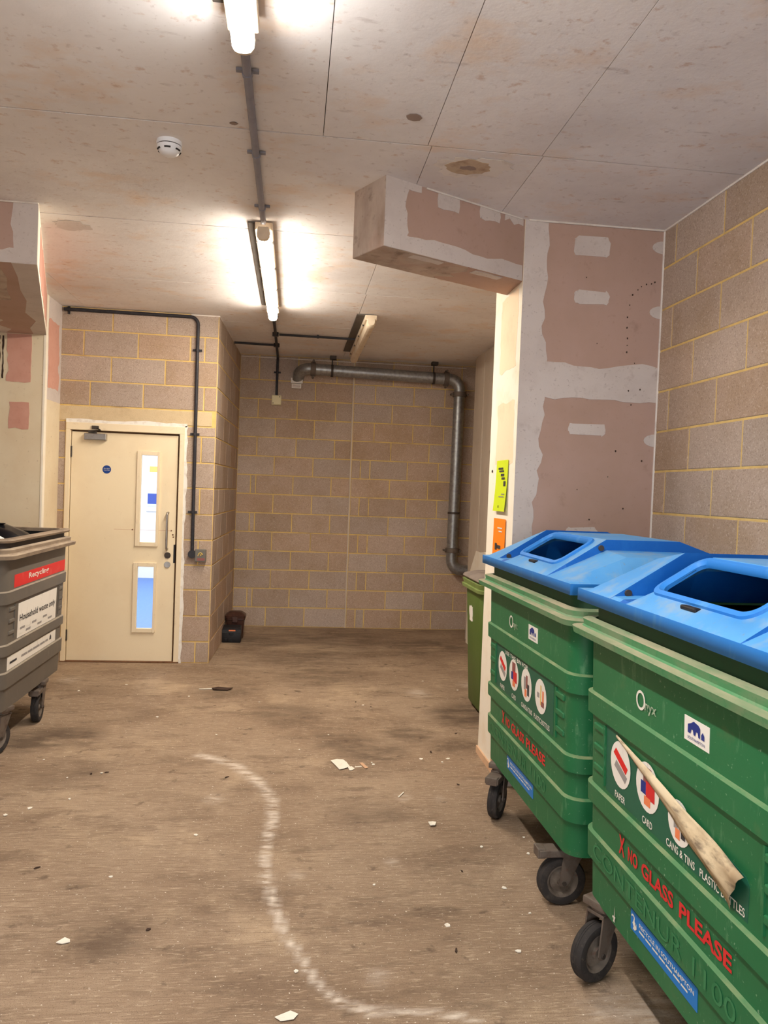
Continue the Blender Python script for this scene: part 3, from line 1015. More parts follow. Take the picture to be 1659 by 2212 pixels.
tag(nb, 'pale notice board with blue and orange sheets seen through door glass', 'notice board')
PX0, PX1 = -.14, .22
for nm, a0, a1, z0, z1, m, y in (('backing', PX0 - .02, PX1 + .1, 1.17, 2.17, 'white_plastic', 0), ('sheet', PX0, PX1, 1.25, 2.13, 'poster_pale', -.006), ('print_block', PX0 + .02, .08, 1.85, 1.95, 'poster_orange', -.009), ('print_block', PX0, PX1, 1.30, 1.48, 'poster_blue', -.009), ('print_block', .10, PX1, 1.52, 1.72, 'poster_teal', -.009)):
    mb = MB()
    mb.box(a0, y - .004, z0, a1, y + .004, z1)
    build(nm, mb, m, nb)


# ------------------------------------------------------------------ light fittings
def batten(y0, y1, x, lit, label):
    t = empty('ceiling_light', (x, (y0 + y1) / 2, ZC))
    tag(t, label, 'light')
    L = (y1 - y0) / 2
    mb = MB()
    mb.bbox(-.125 if not lit else -.095, -L + .06, -.012, .045, L - .10, -.001, .003)
    build('mounting_tray', mb, 'lamp_tray', t)
    mb = MB()
    mb.bbox(-.052, -L + .03, -.058, .052, L - .03, -.010, .006)
    build('gear_housing', mb, 'lamp_off', t)
    mb = MB()
    prof = [(-.034, -.054), (-.038, -.075), (-.036, -.100), (-.026, -.117), (-.010, -.123), (.010, -.123), (.026, -.117), (.036, -.100), (.038, -.075), (.034, -.054)]
    e = .025 if lit else .07
    mb.loft([[(a, -L + e, b) for a, b in prof], [(a, L - e, b) for a, b in prof]], True, True)
    # the prismatic sides throw less light than the underside
    for i, f in enumerate(mb.f):
        if len(f) == 4 and lit and max(mb.v[k][2] for k in f) > -.09:
            mb.mi[i] = 1
    build('diffuser', mb, [lit, lit + '_side'] if lit else 'lamp_off', t, 30)
    for s in (-1, 1):
        mb = MB()
        y = s * (L - e)
        pr = [(a * 1.03, b * 1.02 + (.001 if b < -.1 else 0)) for a, b in prof]
        mb.loft([[(a, y - .002 * s, b) for a, b in pr], [(a * .96, y + s * e * .8, b * .95) for a, b in pr], [(a * .8, y + s * e, b * .85) for a, b in pr]], True, True)
        build('end_cap', mb, 'lamp_off', t, 40)
    for k in range(4):
        y = -L + .25 + k * (2 * L - .5) / 3
        for s in (-1, 1):
            mb = MB()
            mb.bbox(s * .050 - .006, y - .012, -.066, s * .050 + .006, y + .012, -.05, .002)
            build('clip', mb, 'dark_metal', t)
    return t


batten(.55, 2.68, -.215, 'lamp_cool', 'lit strip light overhead at the very front of the bay')
batten(4.60, 6.82, -.222, 'lamp_warm', 'lit strip light in line above the middle of the floor')
batten(6.80, 8.80, .635, None, 'unlit yellowed strip light near the back wall and pipe')


# ------------------------------------------------------------------ conduit runs
def conduit(name, label, pts, r, m, saddles=(), boxes=(), rfil=.05):
    t = empty(name, pts[0])
    tag(t, label, 'conduit')
    P0 = Vector(pts[0])
    mb = MB()
    q = [Vector(p) - P0 for p in pts]
    mb.tube(fillet(q, rfil) if len(q) > 2 else q, r, 12)
    build('tube', mb, m, t, 40)
    for (p, axis, n) in saddles:       # axis: run direction, n: towards the surface
        p = Vector(p) - P0
        ax = Vector(axis)
        nn = Vector(n)
        sd_ = ax.cross(nn).normalized()
        mb = MB()
        for s in (-1, 1):
            c = p + nn * (r * .7) + sd_ * s * (r + .012)
            vs = []
            for i in (-1, 1):
                for j in (-1, 1):
                    for k in (-1, 1):
                        vs.append(c + ax * i * .010 + sd_ * j * .014 + nn * k * .005)
            mb.add(vs, [(0, 1, 3, 2), (4, 5, 7, 6), (0, 1, 5, 4), (2, 3, 7, 6), (0, 2, 6, 4), (1, 3, 7, 5)])
        mb.tube([p - ax * .010, p + ax * .010], r + .004, 12)
        build('saddle', mb, m, t)
    for (p, R, axis) in boxes:
        p = Vector(p) - P0
        a = Vector(axis)
        mb = MB()
        mb.tube([p - a * .018, p + a * .02], R, 16)
        build('conduit_box', mb, m, t, 40)
    return t


up_ = (0, 0, 1)
ZT = ZC - .02
conduit('conduit', 'grey ceiling conduit joining the two lit strip lights', [(-.222, 2.68, ZT), (-.224, 4.60, ZT)], .0165, 'conduit_grey', [((-.222, y, ZT), (0, 1, 0), up_) for y in (2.98, 3.69, 4.38)])
conduit('conduit', 'dark conduit running from the lit strip light down the back wall', [(-.225, 6.84, ZT), (-.229, YB - .022, ZT), (-.229, YB - .022, 2.76)], .0145, 'conduit', [((-.229, YB - .022, 3.03), (0, 0, 1), (0, 1, 0)), ((-.225, 7.15, ZT), (0, 1, 0), up_)], [((-.226, 7.92, ZT), .032, up_), ((-.228, 8.52, ZT), .032, up_)], .06)
conduit('conduit', 'dark branch conduit feeding the unlit strip light', [(-.19, 7.92, ZT), (.58, 7.92, ZT)], .012, 'conduit', [((.2, 7.92, ZT), (1, 0, 0), up_)])
conduit('conduit', 'dark branch conduit running to the top of the stub wall', [(-.26, 8.52, ZT), (-.68, 8.50, ZT)], .0125, 'conduit')
YC = YD - .022
conduit('conduit', 'black conduit bent round above the door and down beside it', [(-2.10, YC, ZC - .028), (-.915, YC, ZC - .028), (-.905, YC, 1.03)], .0155, 'conduit', [((-.915, YC, z), (0, 0, 1), (0, 1, 0)) for z in (2.90, 2.13, 1.41)] + [((-2.06, YC, ZC - .028), (1, 0, 0), (0, 1, 0))], [((-.905, YC - .006, 1.02), .037, (0, 1, 0))], .07)

# junction box on back wall
t = empty('junction_box', (-.228, YB - .004, 2.70))
tag(t, 'small cream junction box on the back wall below the conduit', 'junction box')
build('box_body', MB().bbox(-.057, -.045, -.057, .057, .0, .057, .006), 'cream_plastic', t)
build('box_cover', MB().bbox(-.052, -.052, -.052, .052, -.044, .052, .004), 'cream_plastic', t)
for sx in (-1, 1):
    mb = MB()
    mb.lathe([(.006, 0), (.006, .002)], lambda x, y, h: (sx * .038 + x, -.052 - h, sx * .038 + y), 8)
    build('screw', mb, 'dark_metal', t)

# exit switch beside the door
t = empty('door_switch', (-.826, YD - .006, 1.01))
tag(t, 'square grey door release switch at the end of the black conduit', 'switch')
build('switch_body', MB().bbox(-.049, -.05, -.057, .049, .004, .057, .005), 'switch_grey', t)
build('red_strip', MB().box(-.030, -.0515, -.045, .040, -.049, -.022), 'muted_red', t)
mb = MB()
mb.tube([(-.022, -.051, -.002), (-.012, -.051, .022), (.0, -.051, .028), (.012, -.051, .022), (.02, -.051, .008)], .004, 6)
mb.tube([(-.004, -.051, .012), (.004, -.051, .0), (.010, -.051, .012)], .004, 6)
build('symbol', mb, 'gold_print', t)

# smoke detector
t = empty('smoke_detector', (-.615, 3.675, ZC))
tag(t, 'round white smoke detector on the ceiling', 'smoke detector')
build('base_ring', MB().lathe([(.056, 0), (.058, -.012), (.056, -.02)], lambda x, y, h: (x, y, h), 32), 'white_plastic', t, 40)
build('shadow_gap', MB().lathe([(.053, -.019), (.053, -.025)], lambda x, y, h: (x, y, h), 32), 'black_plastic', t, 40)
build('sensor_head', MB().lathe([(.056, -.024), (.055, -.036), (.046, -.046), (.044, -.052), (.030, -.062), (.012, -.066), (.0, -.066)], lambda x, y, h: (x, y, h), 32), 'white_plastic', t, 40)
for k in range(6):
    a = 2 * PI * k / 6 - PI / 2
    mb = MB()
    pts = []
    for j in range(7):
        b = a + (j - 3) * .09
        pts.append((.0505 * math.cos(b), .0505 * math.sin(b), -.0425))
    mb.tube(pts, .0038, 6)
    build('vent_slot', mb, 'black_plastic', t)

# ------------------------------------------------------------------ galvanised pipe
YPI = 9.12
t = empty('galvanised_pipe', (.05, YPI, 3.06))
tag(t, 'thick galvanised pipe running under the ceiling and down the back wall', 'pipe')
O = Vector((.05, YPI, 3.06))
path = [(.03, YB - .02, 2.96), (.03, YPI - .02, 3.068), (.09, YPI, 3.07), (1.93, YPI, 3.032), (1.925, YPI, .80), (2.25, YPI, .72)]
mb = MB()
pp = fillet([(.02, YB + .02, 2.965), (.03, YPI, 3.07), (1.945, YPI, 3.035), (1.925, YPI, .76), (2.28, YPI, .74)], .13, 10)
mb.tube([Vector(p) - O for p in pp], .066, 20)
build('pipe_run', mb, 'galv', t, 40)
for (p, ax) in (((.19, YPI, 3.066), (1, 0, -.018)), ((1.775, YPI, 3.038), (1, 0, -.018)), ((1.943, YPI, 2.86), (0, 0, 1)), ((1.928, YPI, .99), (0, 0, 1))):
    p = Vector(p) - O
    a = Vector(ax).normalized()
    mb = MB()
    mb.tube([p - a * .030, p - a * .027, p + a * .027, p + a * .030], [.068, .083, .083, .068], 20)
    o = Vector((0, 1, 0))
    s = a.cross(o)
    for k in (-1, 1):
        mb.tube([p + s * k * .095 - o * .04, p + s * k * .095 + o * .04], .014, 8)
    build('coupling', mb, 'castor_metal', t, 40)
mb = MB()
p = Vector((1.931, YPI, 1.44)) - O
mb.tube([p - Vector((0, 0, .012)), p + Vector((0, 0, .012))], .073, 20)
build('clip_band', mb, 'dark_metal', t, 40)
for x in (.41, 1.62):
    p = Vector((x, YPI, 3.062 - (x - .2) * .017)) - O
    mb = MB()
    mb.tube([p - Vector((.014, 0, 0)), p + Vector((.014, 0, 0))], .072, 20)
    mb.tube([p + Vector((0, 0, .07)), Vector((p.x, 0, ZC - 3.06))], .008, 8)
    hb = build('hanger', mb, 'dark_metal', t, 40)
    mb = MB()
    mb.bbox(p.x - .03, -.05, ZC - 3.06 - .04, p.x + .045, .03, ZC - 3.06 - .001, .004)
    build('beam_clamp', mb, 'dark_metal', hb)
# white collar and tag at the wall end of the pipe
t2 = empty('pipe_label', (.003, YB - .03, 2.915))
tag(t2, 'white collar plate and printed tag where the pipe meets the wall', 'label')
mb = MB()
pts = [(-.07, .055), (-.05, .055)] + [(-.058 * math.cos(a), .055 - .045 * math.sin(a)) for a in [PI * k / 8 for k in range(1, 8)]] + [(.05, .055), (.07, .055), (.072, -.005), (-.068, -.005)]
mb.prism(pts, lambda a, b, d: (a, -.02 - d, b), 0, .004)
build('collar_plate', mb, 'white_sticker', t2)
build('tag_plate', MB().box(-.058, -.026, -.065, .055, -.02, -.012), 'white_sticker', t2)
for k in range(3):
    build('print_line', MB().box(-.045, -.0268, -.028 - k * .013, .042, -.026, -.0245 - k * .013), 'muted_red', t2)


# ------------------------------------------------------------------ four-wheeled bins
RIBS = [(.274, .0, 0), (.396, .0, 0), (.412, .002, 1), (.414, .012, 0), (.504, .012, 1), (.511, .001, 0), (.597, .0, 0), (.609, .002, 1), (.611, .012, 0), (.671, .012, 1), (.678, .001, 0), (.906, .0, 0), (.918, .002, 1), (.920, .012, 0), (.990, .012, 1), (.997, .001, 0), (1.19, .0, 0)]


def taper(z):
    return .026 * (1.19 - z) / .916      # the body narrows towards the floor


def front_v(z, out=0.0):
    return taper(z) - out


def bin_ring(z, outset, n=6):
    i = taper(z) - outset
    v0, v1 = i, .93 - i
    hu = .625 - i * 1.2
    r = .075
    return [(a, b, z) for a, b in rrect(v1 - v0, 2 * hu, r, n, (v0 + v1) / 2, 0)]


def castor(parent, v, u, ang, brake=False):
    """swivel castor, wheel trailing along +local x"""
    mb = MB()
    mb.bbox(-.055, -.05, .252, .055, .05, .278, .003)
    mb.lathe([(.040, .235), (.046, .240), (.046, .252)], lambda x, y, h: (x, y, h), 16)
    for s in (-1, 1):
        mb.prism([(-.045, .238), (.045, .238), (.062, .10), (.052, .086), (.036, .086), (.022, .10)], lambda a, b, d: (a, s * .035 + d, b), -.003, .003)
    mb.bbox(-.048, -.038, .226, .048, .038, .240, .003)
    c = build('castor', mb, 'castor_metal', parent, 40, (v, u, 0), (0, 0, ang))
    cx, cz, R = .042, .1, .1
    fn = lambda x, y, h: (cx + x, h, cz + y)
    mb = MB()
    mb.lathe([(.066, -.022), (.086, -.026), (.095, -.023), (R, -.014), (R, -.006), (.0985, -.005), (.0985, -.003), (R, -.002), (R, .002), (.0985, .003), (.0985, .005), (R, .006), (R, .014), (.095, .023), (.086, .026), (.066, .022)], fn, 36, True)
    build('tyre', mb, 'rubber', c, 35)
    mb = MB()
    mb.lathe([(.0, -.020), (.020, -.022), (.022, -.010), (.050, -.006), (.058, -.018), (.067, -.021), (.067, .021), (.058, .018), (.050, .006), (.022, .010), (.020, .022), (.0, .020)], fn, 28)
    build('wheel', mb, 'wheel', c, 35)
    mb = MB()
    mb.lathe([(.009, -.044), (.009, .044)], fn, 8)
    build('axle_bolt', mb, 'dark_metal', c)
    if brake:
        mb = MB()
        mb.bbox(.02, -.036, .205, .15, .036, .235, .004)
        mb.bbox(.12, -.03, .20, .155, .03, .24, .004)
        build('brake_pedal', mb, 'castor_metal', c)
    return c


def wheeled_bin(loc, rz, label, cat_mats, castors):
    body_m, ledge_m, rim_m, dark_m = cat_mats
    t = empty('wheeled_bin', loc, rz)
    tag(t, label, 'bin')
    mb = MB()
    rings, ms = [], []
    for (z, out, k) in RIBS:
        rings.append(bin_ring(z, out))
        ms.append(k)
    rings += [bin_ring(1.195, 0), bin_ring(1.25, -.012), bin_ring(1.298, -.012), bin_ring(1.30, -.016), bin_ring(1.30, -.030), bin_ring(1.20, -.034), bin_ring(.40, -.034), bin_ring(.33, -.06)]
    ms = ms[:len(RIBS) - 1] + [2, 2, 2, 2, 2, 2, 2, 2]
    # paler colour on the ribs' sloped tops paints in the light they catch
    mm = []
    for i in range(len(rings) - 1):
        if i < len(RIBS) - 1:
            up = RIBS[i][1] > RIBS[i + 1][1]
            mm.append(1 if (up and RIBS[i + 1][0] - RIBS[i][0] < .02) else 0)
        else:
            mm.append(2 if i < len(RIBS) + 3 else 3)  # upstand coloured dark for the shadow under the lid
    mb.loft(rings, True, False, mm)
    mb.cur = 3
    mb.add(bin_ring(.33, -.06), [tuple(range(28))])
    body = build('body', mb, [body_m, ledge_m, dark_m, 'bin_inside_shade'], t, 25)
    # rim flange with two lips
    mb = MB()
    prof = [(1.188, -.004), (1.190, .050), (1.212, .054), (1.218, .028), (1.224, .024), (1.244, .026), (1.250, .004), (1.250, -.006)]
    mb.loft([bin_ring(z, o) for z, o in prof] + [bin_ring(1.188, -.006)], False, False, [0, 0, 1, 0, 0, 1, 1, 0])
    build('rim', mb, [rim_m, 'green_dust' if rim_m == 'green_dirty' else 'grey_dust'], t, 30)
    # side trunnions
    for s in (-1, 1):
        mb = MB()
        mb.lathe([(.0, .0), (.024, .0), (.024, .055), (.032, .055), (.032, .065), (.0, .065)], lambda x, y, h: (.42 + x, s * (.61 + h), 1.10 + y), 16)
        build('lifting_pin', mb, dark_m, t, 40)
    # grip pockets at the ends of the front
    for s in (-1, 1):
        for k in range(3):
            z = .73 + k * .07
            mb = MB()
            mb.bbox(front_v(z) - .008, s * .445 - .0 if s > 0 else -.53, z, front_v(z) + .01, .53 if s > 0 else -.445, z + .022, .004)
            build('grip_rib', mb, body_m, body)
        mb = MB()
        mb.prism([(s * .438, .70), (s * .446, .70), (s * .446, .905), (s * .438, .905)], lambda a, b, d: (front_v(b) - d, a, b), -.004, .007)
        build('grip_rib', mb, body_m, body)
    # base brackets and castors
    for (v, u, ang, br) in castors:
        castor(t, v, u, ang, br)
    return t, body


def on_front(u_left, z0, out=0.0):
    return lambda a, b, d: (front_v(z0 + b) - out - .0015 - d, u_left - a, z0 + b)


def plate(name, parent, u_left, z0, w, h, m, out=0.0, outline=None, t=.0012):
    mb = MB()
    pts = outline or [(0, 0), (w, 0), (w, h), (0, h)]
    f = on_front(u_left, z0, out - .001)
    mb.prism(pts, f, 0, t)
    return build(name, mb, m, parent)


def letters(parent, s, u_left, z0, w, h, m, out=0.0, bold=0.0, off=.0014, name='lettering'):
    vs, fs = text_shape(s, w, h, bold)
    return put_flat(name, vs, fs, on_front(u_left, z0, out), m, parent, off)


def shape(parent, pts, u_left, z0, m, off, name='print_shape', out=0.0):
    mb = MB()
    f = on_front(u_left, z0, out)
    mb.add([f(a, b, off) for a, b in pts], [tuple(range(len(pts)))])
    return build(name, mb, m, parent, fix=False)


def circ(cx, cy, r, n=24, ry=None):
    return [(cx + r * math.cos(2 * PI * k / n), cy + (ry or r) * math.sin(2 * PI * k / n)) for k in range(n)]


def picture_circle(st, u, z, k, r=.074):
    """white roundel with a simple picture: 0 papers, 1 boxes, 2 tins, 3 bottles"""
    bz = z - r
    ul = u + r
    c = shape(st, circ(r, r, r), ul, bz, 'white_sticker', .0016, 'roundel')
    q = lambda x0, y0, x1, y1: [(r + x0 * r, r + y0 * r), (r + x1 * r, r + y0 * r), (r + x1 * r, r + y1 * r), (r + x0 * r, r + y1 * r)]
    g = lambda pts, m, o: shape(c, pts, ul, bz, m, o)
    if k == 0:
        g([(r - .7 * r, r + .35 * r), (r + .55 * r, r - .25 * r), (r + .75 * r, r + .05 * r), (r - .45 * r, r + .62 * r)], 'red_sticker', .0022)
        g([(r - .6 * r, r - .2 * r), (r + .5 * r, r - .65 * r), (r + .7 * r, r - .35 * r), (r - .4 * r, r + .1 * r)], 'grey_print', .0022)
    elif k == 1:
        g(q(-.35, .05, .35, .8), 'muted_red', .0022)
        g(q(-.1, -.45, .65, .25), 'red_text', .0023)
        g(q(-.55, -.35, -.1, .15), 'navy', .0024)
        g(q(-.25, -.75, .3, -.4), 'orange_print', .0024)
    elif k == 2:
        g(q(-.45, -.35, -.1, .45), 'grey_print', .0022)
        g(q(-.05, -.2, .25, .6), 'muted_red', .0022)
        g(q(.2, -.6, .55, .1), 'black_print', .0023)
        g(q(-.3, -.75, .1, -.3), 'orange_print', .0024)
    else:
        g(q(-.6, -.15, -.2, .15), 'grey_print', .0022)
        g(q(-.05, -.5, .12, .65), 'gold_print', .0022)
        g(q(.3, -.3, .55, .4), 'orange_print', .0023)
        g(q(.1, -.55, .6, -.25), 'muted_red', .0023)
    return c


def green_bin(loc, rz, label, castors, peeled):
    t, body = wheeled_bin(loc, rz, label, ('green_bin', 'green_ledge_lit', 'green_dirty', 'green_dark'), castors)
    # ---- lid, surface rising from the front edge, with two wedge grooves and an aperture
    ZL, VF, SL, VC = 1.345, -.028, .62, .225
    V = [VF, -.015, .055, .195, VC, .55, .93, .96]

    def rise(v):
        if v <= VC:
            return SL * (v - VF)
        top = SL * (VC - VF)
        if v <= .55:
            return top
        return top - (v - .55) / .41 * (top - .02)
    colsU = [(-.60, 0), (-.588, .06), (-.53, .64), (-.335, .72), (-.33, 1), (-.235, 1), (.235, 1), (.285, .72), (.33, 'g'), (.40, 'g'), (.405, 1), (.60, .76), (.675, .06), (.687, 0)]
    C0 = -.03
    vs, fs = [], []
    for (u, k) in colsU:
        for v in V:
            rz_ = rise(v)
            if k == 'g':
                z = ZL + min(rz_, .012)
            else:
                z = ZL + rz_ * k
            vs.append((v, u + C0, z))
    nv = len(V)
    for i in range(len(colsU) - 1):
        for j in range(nv - 1):
            if colsU[i][0] == -.235 and j == 2:
                continue
            fs.append((i * nv + j, i * nv + j + 1, (i + 1) * nv + j + 1, (i + 1) * nv + j))
    # skirt
    per = [i * nv for i in range(len(colsU))] + [(len(colsU) - 1) * nv + j for j in range(1, nv)] + [i * nv + nv - 1 for i in range(len(colsU) - 2, -1, -1)] + [j for j in range(nv - 2, 0, -1)]
    o = len(vs)
    for p in per:
        vs.append((vs[p][0], vs[p][1], 1.302))
    for k in range(len(per)):
        k2 = (k + 1) % len(per)
        fs.append((per[k], per[k2], o + k2, o + k))
    mb = MB()
    mb.add(vs, fs)
    nq = (len(colsU) - 1) * (nv - 1) - 1
    for k, f in enumerate(mb.f):
        us = [mb.v[q][1] - C0 for q in f]
        if k >= nq:
            mb.mi[k] = 1
        elif max(us) - min(us) < .008 or (min(us) > .28 and max(us) < .34):
            mb.mi[k] = 2
    lid = build('lid', mb, ['blue_lid', 'blue_edge', 'blue_deep'], t, 12)
    md = lid.modifiers.new('thickness', 'SOLIDIFY')
    md.thickness = .006
    md.offset = -1
    # raised collar round the aperture
    sl = math.atan(SL)
    cv, cu_, cz = (.055 + .195) / 2, C0, ZL + SL * ((.055 + .195) / 2 - VF)
    ex = Vector((math.cos(sl), 0, math.sin(sl)))
    ey = Vector((0, 1, 0))
    en = ex.cross(ey)
    if en.z < 0:
        en = -en
    base = Vector((cv, cu_, cz))
    hl = .14 / math.cos(sl)

    def ring(w, h, r, d):
        return [base + ex * a + ey * b + en * d for a, b in rrect(w, h, r, 6)]
    mb = MB()
    mb.loft([ring(hl + .05, .53, .05, -.002), ring(hl + .045, .525, .05, .008), ring(hl + .012, .495, .04, .010), ring(hl - .006, .468, .032, .0), ring(hl - .008, .466, .032, -.012)], False, False)
    build('aperture_collar', mb, 'blue_edge', lid, 40)
    for s in (-1, 1):
        for v in (.03, .20):
            z = ZL + min(rise(v) * .55, .09)
            if s < 0 and v < .1:
                continue
            z = ZL + (min(rise(v) * .55, .09) if s > 0 else rise(v) * .86)
            uu = (.3995 if s > 0 else -.3355) + C0
            mb = MB()
            mb.lathe([(.0, .0), (.012, .0), (.012, .007), (.0, .007)], lambda x, y, h: (v + x, uu - h, z + y), 10)
            build('bolt', mb, 'dark_metal', lid)
    mb = MB()
    mb.bbox(.012, C0 - .05, ZL + SL * (.02 - VF) - .004, .034, C0 + .03, ZL + SL * (.028 - VF) + .004, .004)
    build('lock_slot', mb, 'black_plastic', lid)
    # hinge bar at the back
    mb = MB()
    mb.tube([(.955, -.6, 1.29), (.955, .6, 1.29)], .014, 10)
    build('hinge_bar', mb, 'green_dark', t)
    # ---- prints
    if peeled:
        outl = [(0, 0), (.81, .0), (.815, .09), (.80, .105), (.09, .205), (.085, .225), (0, .225)]
    else:
        outl = [(0, 0), (.84, 0), (.84, .222), (0, .222)]
    UL = .43
    st = plate('info_sticker', body, UL, .692, 0, 0, 'sticker_green', 0, outl)
    cu_list = [UL - .112, UL - .30, UL - .49, UL - .685]
    for k, u in enumerate(cu_list):
        if peeled and k > 2:
            continue
        picture_circle(st, u, .815 if not (peeled and k == 2) else .79, k, .074 if not (peeled and k == 2) else .062)
    for s, u, w in (('PAPER', UL - .075, .075), ('CARD', UL - .27, .065), ('CANS & TINS', UL - .42, .155), ('PLASTIC BOTTLES', UL - .60, .20)):
        letters(st, s, u, .699, w, .022, 'white_print', 0, .012)
    if not peeled:
        letters(st, 'USE THIS BIN FOR', UL - .15, .885, .36, .020, 'white_print', 0, .012)
    letters(body, 'X', .318, .530, .042, .062, 'red_text', 0, .03)
    for wd_, ul_, ww_ in (('NO', .252, .068), ('GLASS', .158, .195), ('PLEASE', -.070, .253)):
        letters(body, wd_, ul_, .535, ww_, .045, 'red_text', 0, .03)
    bs_ = plate('recycle_sticker', body, .225, .335, .395, .064, 'blue_sticker')
    letters(bs_, 'RECYCLE IN SOUTHAMPTON', .165, .370, .32, .013, 'white_print', 0, .012)
    for k in range(7):
        shape(bs_, [(0, 0), (.036, 0), (.036, .006), (0, .006)], .165 - k * .042, .356, 'white_print', .0014, 'print_line')
    # swirl emblem
    arc = []
    for k in range(13):
        a = PI * .95 - k * PI * 1.1 / 12
        arc.append((.018 + .012 * math.cos(a), .042 + .010 * math.sin(a)))
    inn = []
    for k in range(13):
        a = PI * .95 - k * PI * 1.1 / 12
        inn.append((.018 + .006 * math.cos(a), .042 + .005 * math.sin(a)))
    pts = arc + [(.030, .032), (.024, .020)] + [(.016, .024)] + inn[::-1]
    shape(bs_, pts, .225, .336, 'white_print', .0014, 'emblem')
    shape(bs_, [(.014, .026), (.034, .034), (.036, .022), (.042, .034), (.044, .018), (.032, .008), (.018, .008), (.024, .016)], .225, .336, 'white_print', .0016, 'emblem')
    # worn company name and council sticker
    ringo = circ(.030, .030, .030, 24, .030)
    ri = circ(.030, .030, .021, 24, .022)
    mb = MB()
    f = on_front(.215, 1.032)
    mb.add([f(a, b, .0015) for a, b in ringo + ri], [(k, (k + 1) % 24, 24 + (k + 1) % 24, 24 + k) for k in range(24)])
    build('worn_lettering', mb, 'white_print', body, fix=False)
    letters(body, 'nyx', .158, 1.030, .075, .032, 'worn_print', 0, 0.02, .0014, 'worn_lettering')
    cs_ = plate('council_sticker', body, -.075, 1.03, .125, .066, 'white_sticker')
    shape(cs_, [(.02, .024), (.02, .046), (.036, .052), (.05, .060), (.074, .056), (.082, .050), (.082, .024), (.074, .024), (.070, .036), (.062, .036), (.058, .024), (.050, .024), (.046, .036), (.038, .036), (.034, .024)], -.075, 1.03, 'navy', .0014, 'emblem')
    shape(cs_, [(.088, .024), (.088, .036), (.095, .044), (.103, .036), (.103, .024)], -.075, 1.03, 'navy', .0014, 'emblem')
    letters(cs_, 'SOUTHAMPTON', -.095, 1.038, .085, .008, 'navy', 0, .0)
    # moulded maker's name on the lower band, relief light painted as paler green
    vs, fs = text_shape('CONTENUR 1100', .86, .052, .0)
    mb = MB()
    f = on_front(.50, .432, .0105)
    mb.add([f(a, b, .0016) for a, b in vs], fs)
    build('moulded_lettering', mb, 'green_relief_lit', body, fix=False)['kind'] = 'stuff'
    if peeled:
        # sticker corner hanging down in a curl, showing its backing
        N = 26
        grid, fs = [], []
        P0 = Vector((.345, .905))
        P1 = Vector((-.385, .805))
        K = 9
        rnd = random.Random(3)
        for i in range(N + 1):
            s = i / N
            top = P0.lerp(P1, s)
            wdt = .010 + .080 * s ** 1.2 + (.012 * math.sin(8 * s) if s > .8 else 0)
            wav = .006 * math.sin(9 * s) * s
            for k in range(K + 1):
                q = k / K
                z = top.y - wdt * q - (.012 * s if q > .9 else 0)
                u = top.x + .055 * s * q * (1 if s < .97 else 1.25)
                bulge = (.004 + .020 * s) * math.sin(PI * min(1, q * .92 + .04)) ** .7 + (.007 * math.sin(5 * q + 14 * s) + .004 * math.sin(11 * q - 6 * s)) * s * s + wav * q * .4
                grid.append((front_v(z) - .004 - bulge, u, z))
        for i in range(N):
            for k in range(K):
                a = i * (K + 1) + k
                fs.append((a, a + 1, a + K + 2, a + K + 1))
        mb = MB()
        mb.add(grid, fs)
        pe = build('peeled_corner', mb, 'peel_back', st, 60)
        pe['label'] = 'peeled sticker corner curling over, tan backing showing'
        md = pe.modifiers.new('thickness', 'SOLIDIFY')
        md.thickness = .0012
        shape(body, [(0, 0), (.012, 0), (.009, .055), (.007, .02)], .352, .285, 'white_print', .0014, 'paint_fleck')
        shape(body, [(0, .012), (.02, .008), (.026, .022), (.006, .020)], .36, .284, 'white_print', .0014, 'paint_fleck')
    return t


XF = 1.073
green_bin((XF, 3.434, 0), math.radians(.8), 'farther green wheeled bin with blue lid, its picture sticker intact',
          [(.065, .465, math.radians(-124), True), (.115, -.41, math.radians(180), True), (.82, .42, math.radians(60), False), (.82, -.42, math.radians(20), False)], False)
green_bin((XF, 2.038, 0), math.radians(.3), 'nearer green wheeled bin with blue lid and peeling sticker',
          [(.062, .512, math.radians(-153), False), (.10, -.46, math.radians(170), False), (.82, .42, math.radians(40), False), (.82, -.42, math.radians(-20), False)], True)

# grey bin on the left, open top with bags
t, body = wheeled_bin((-1.635, 5.315, 0), PI, 'dark grey household waste bin standing open left of the door',
                      ('grey_bin', 'grey_ledge_lit', 'grey_dirty', 'grey_dark'),
                      [(.058, -.225, math.radians(95), True), (.07, .44, math.radians(70), False), (.82, -.42, math.radians(100), False), (.82, .42, math.radians(10), False)])
# (castors: local u runs towards the viewer here)
mb = MB()
mb.loft([bin_ring(1.283, .012), bin_ring(1.296, .018), bin_ring(1.306, .012), bin_ring(1.306, -.035), bin_ring(1.283, -.035)], False, False)
build('top_rim', mb, 'grey_dirty', t, 30)
rs = plate('red_sticker', body, .47, 1.005, 1.03, .078, 'red_sticker')
rs['label'] = 'red strip sticker with worn white lettering'
letters(rs, 'Recycling', .22, 1.024, .40, .045, 'white_print', 0, .02)
ws = plate('waste_sticker', body, .375, .682, .77, .215, 'white_sticker')
letters(ws, 'Household waste only', .345, .768, .71, .055, 'black_print', 0, .012)
for k in range(2):
    for j in range(6):
        shape(ws, [(0, 0), (.085, 0), (.085, .014), (0, .014)], .33 - j * .11, .728 - k * .028, 'white_sticker' if (j + k) % 2 else 'grey_print', .0013, 'print_line')
ls = plate('notice_strip', body, .52, .514, .94, .082, 'white_sticker')
for j, (a, w) in enumerate(((.04, .12), (.24, .11), (.36, .09), (.46, .13), (.60, .10), (.71, .06))):
    shape(ls, [(0, 0), (w, 0), (w, .014), (0, .014)], .52 - a, .546, 'grey_print' if j else 'black_print', .0014, 'print_line')
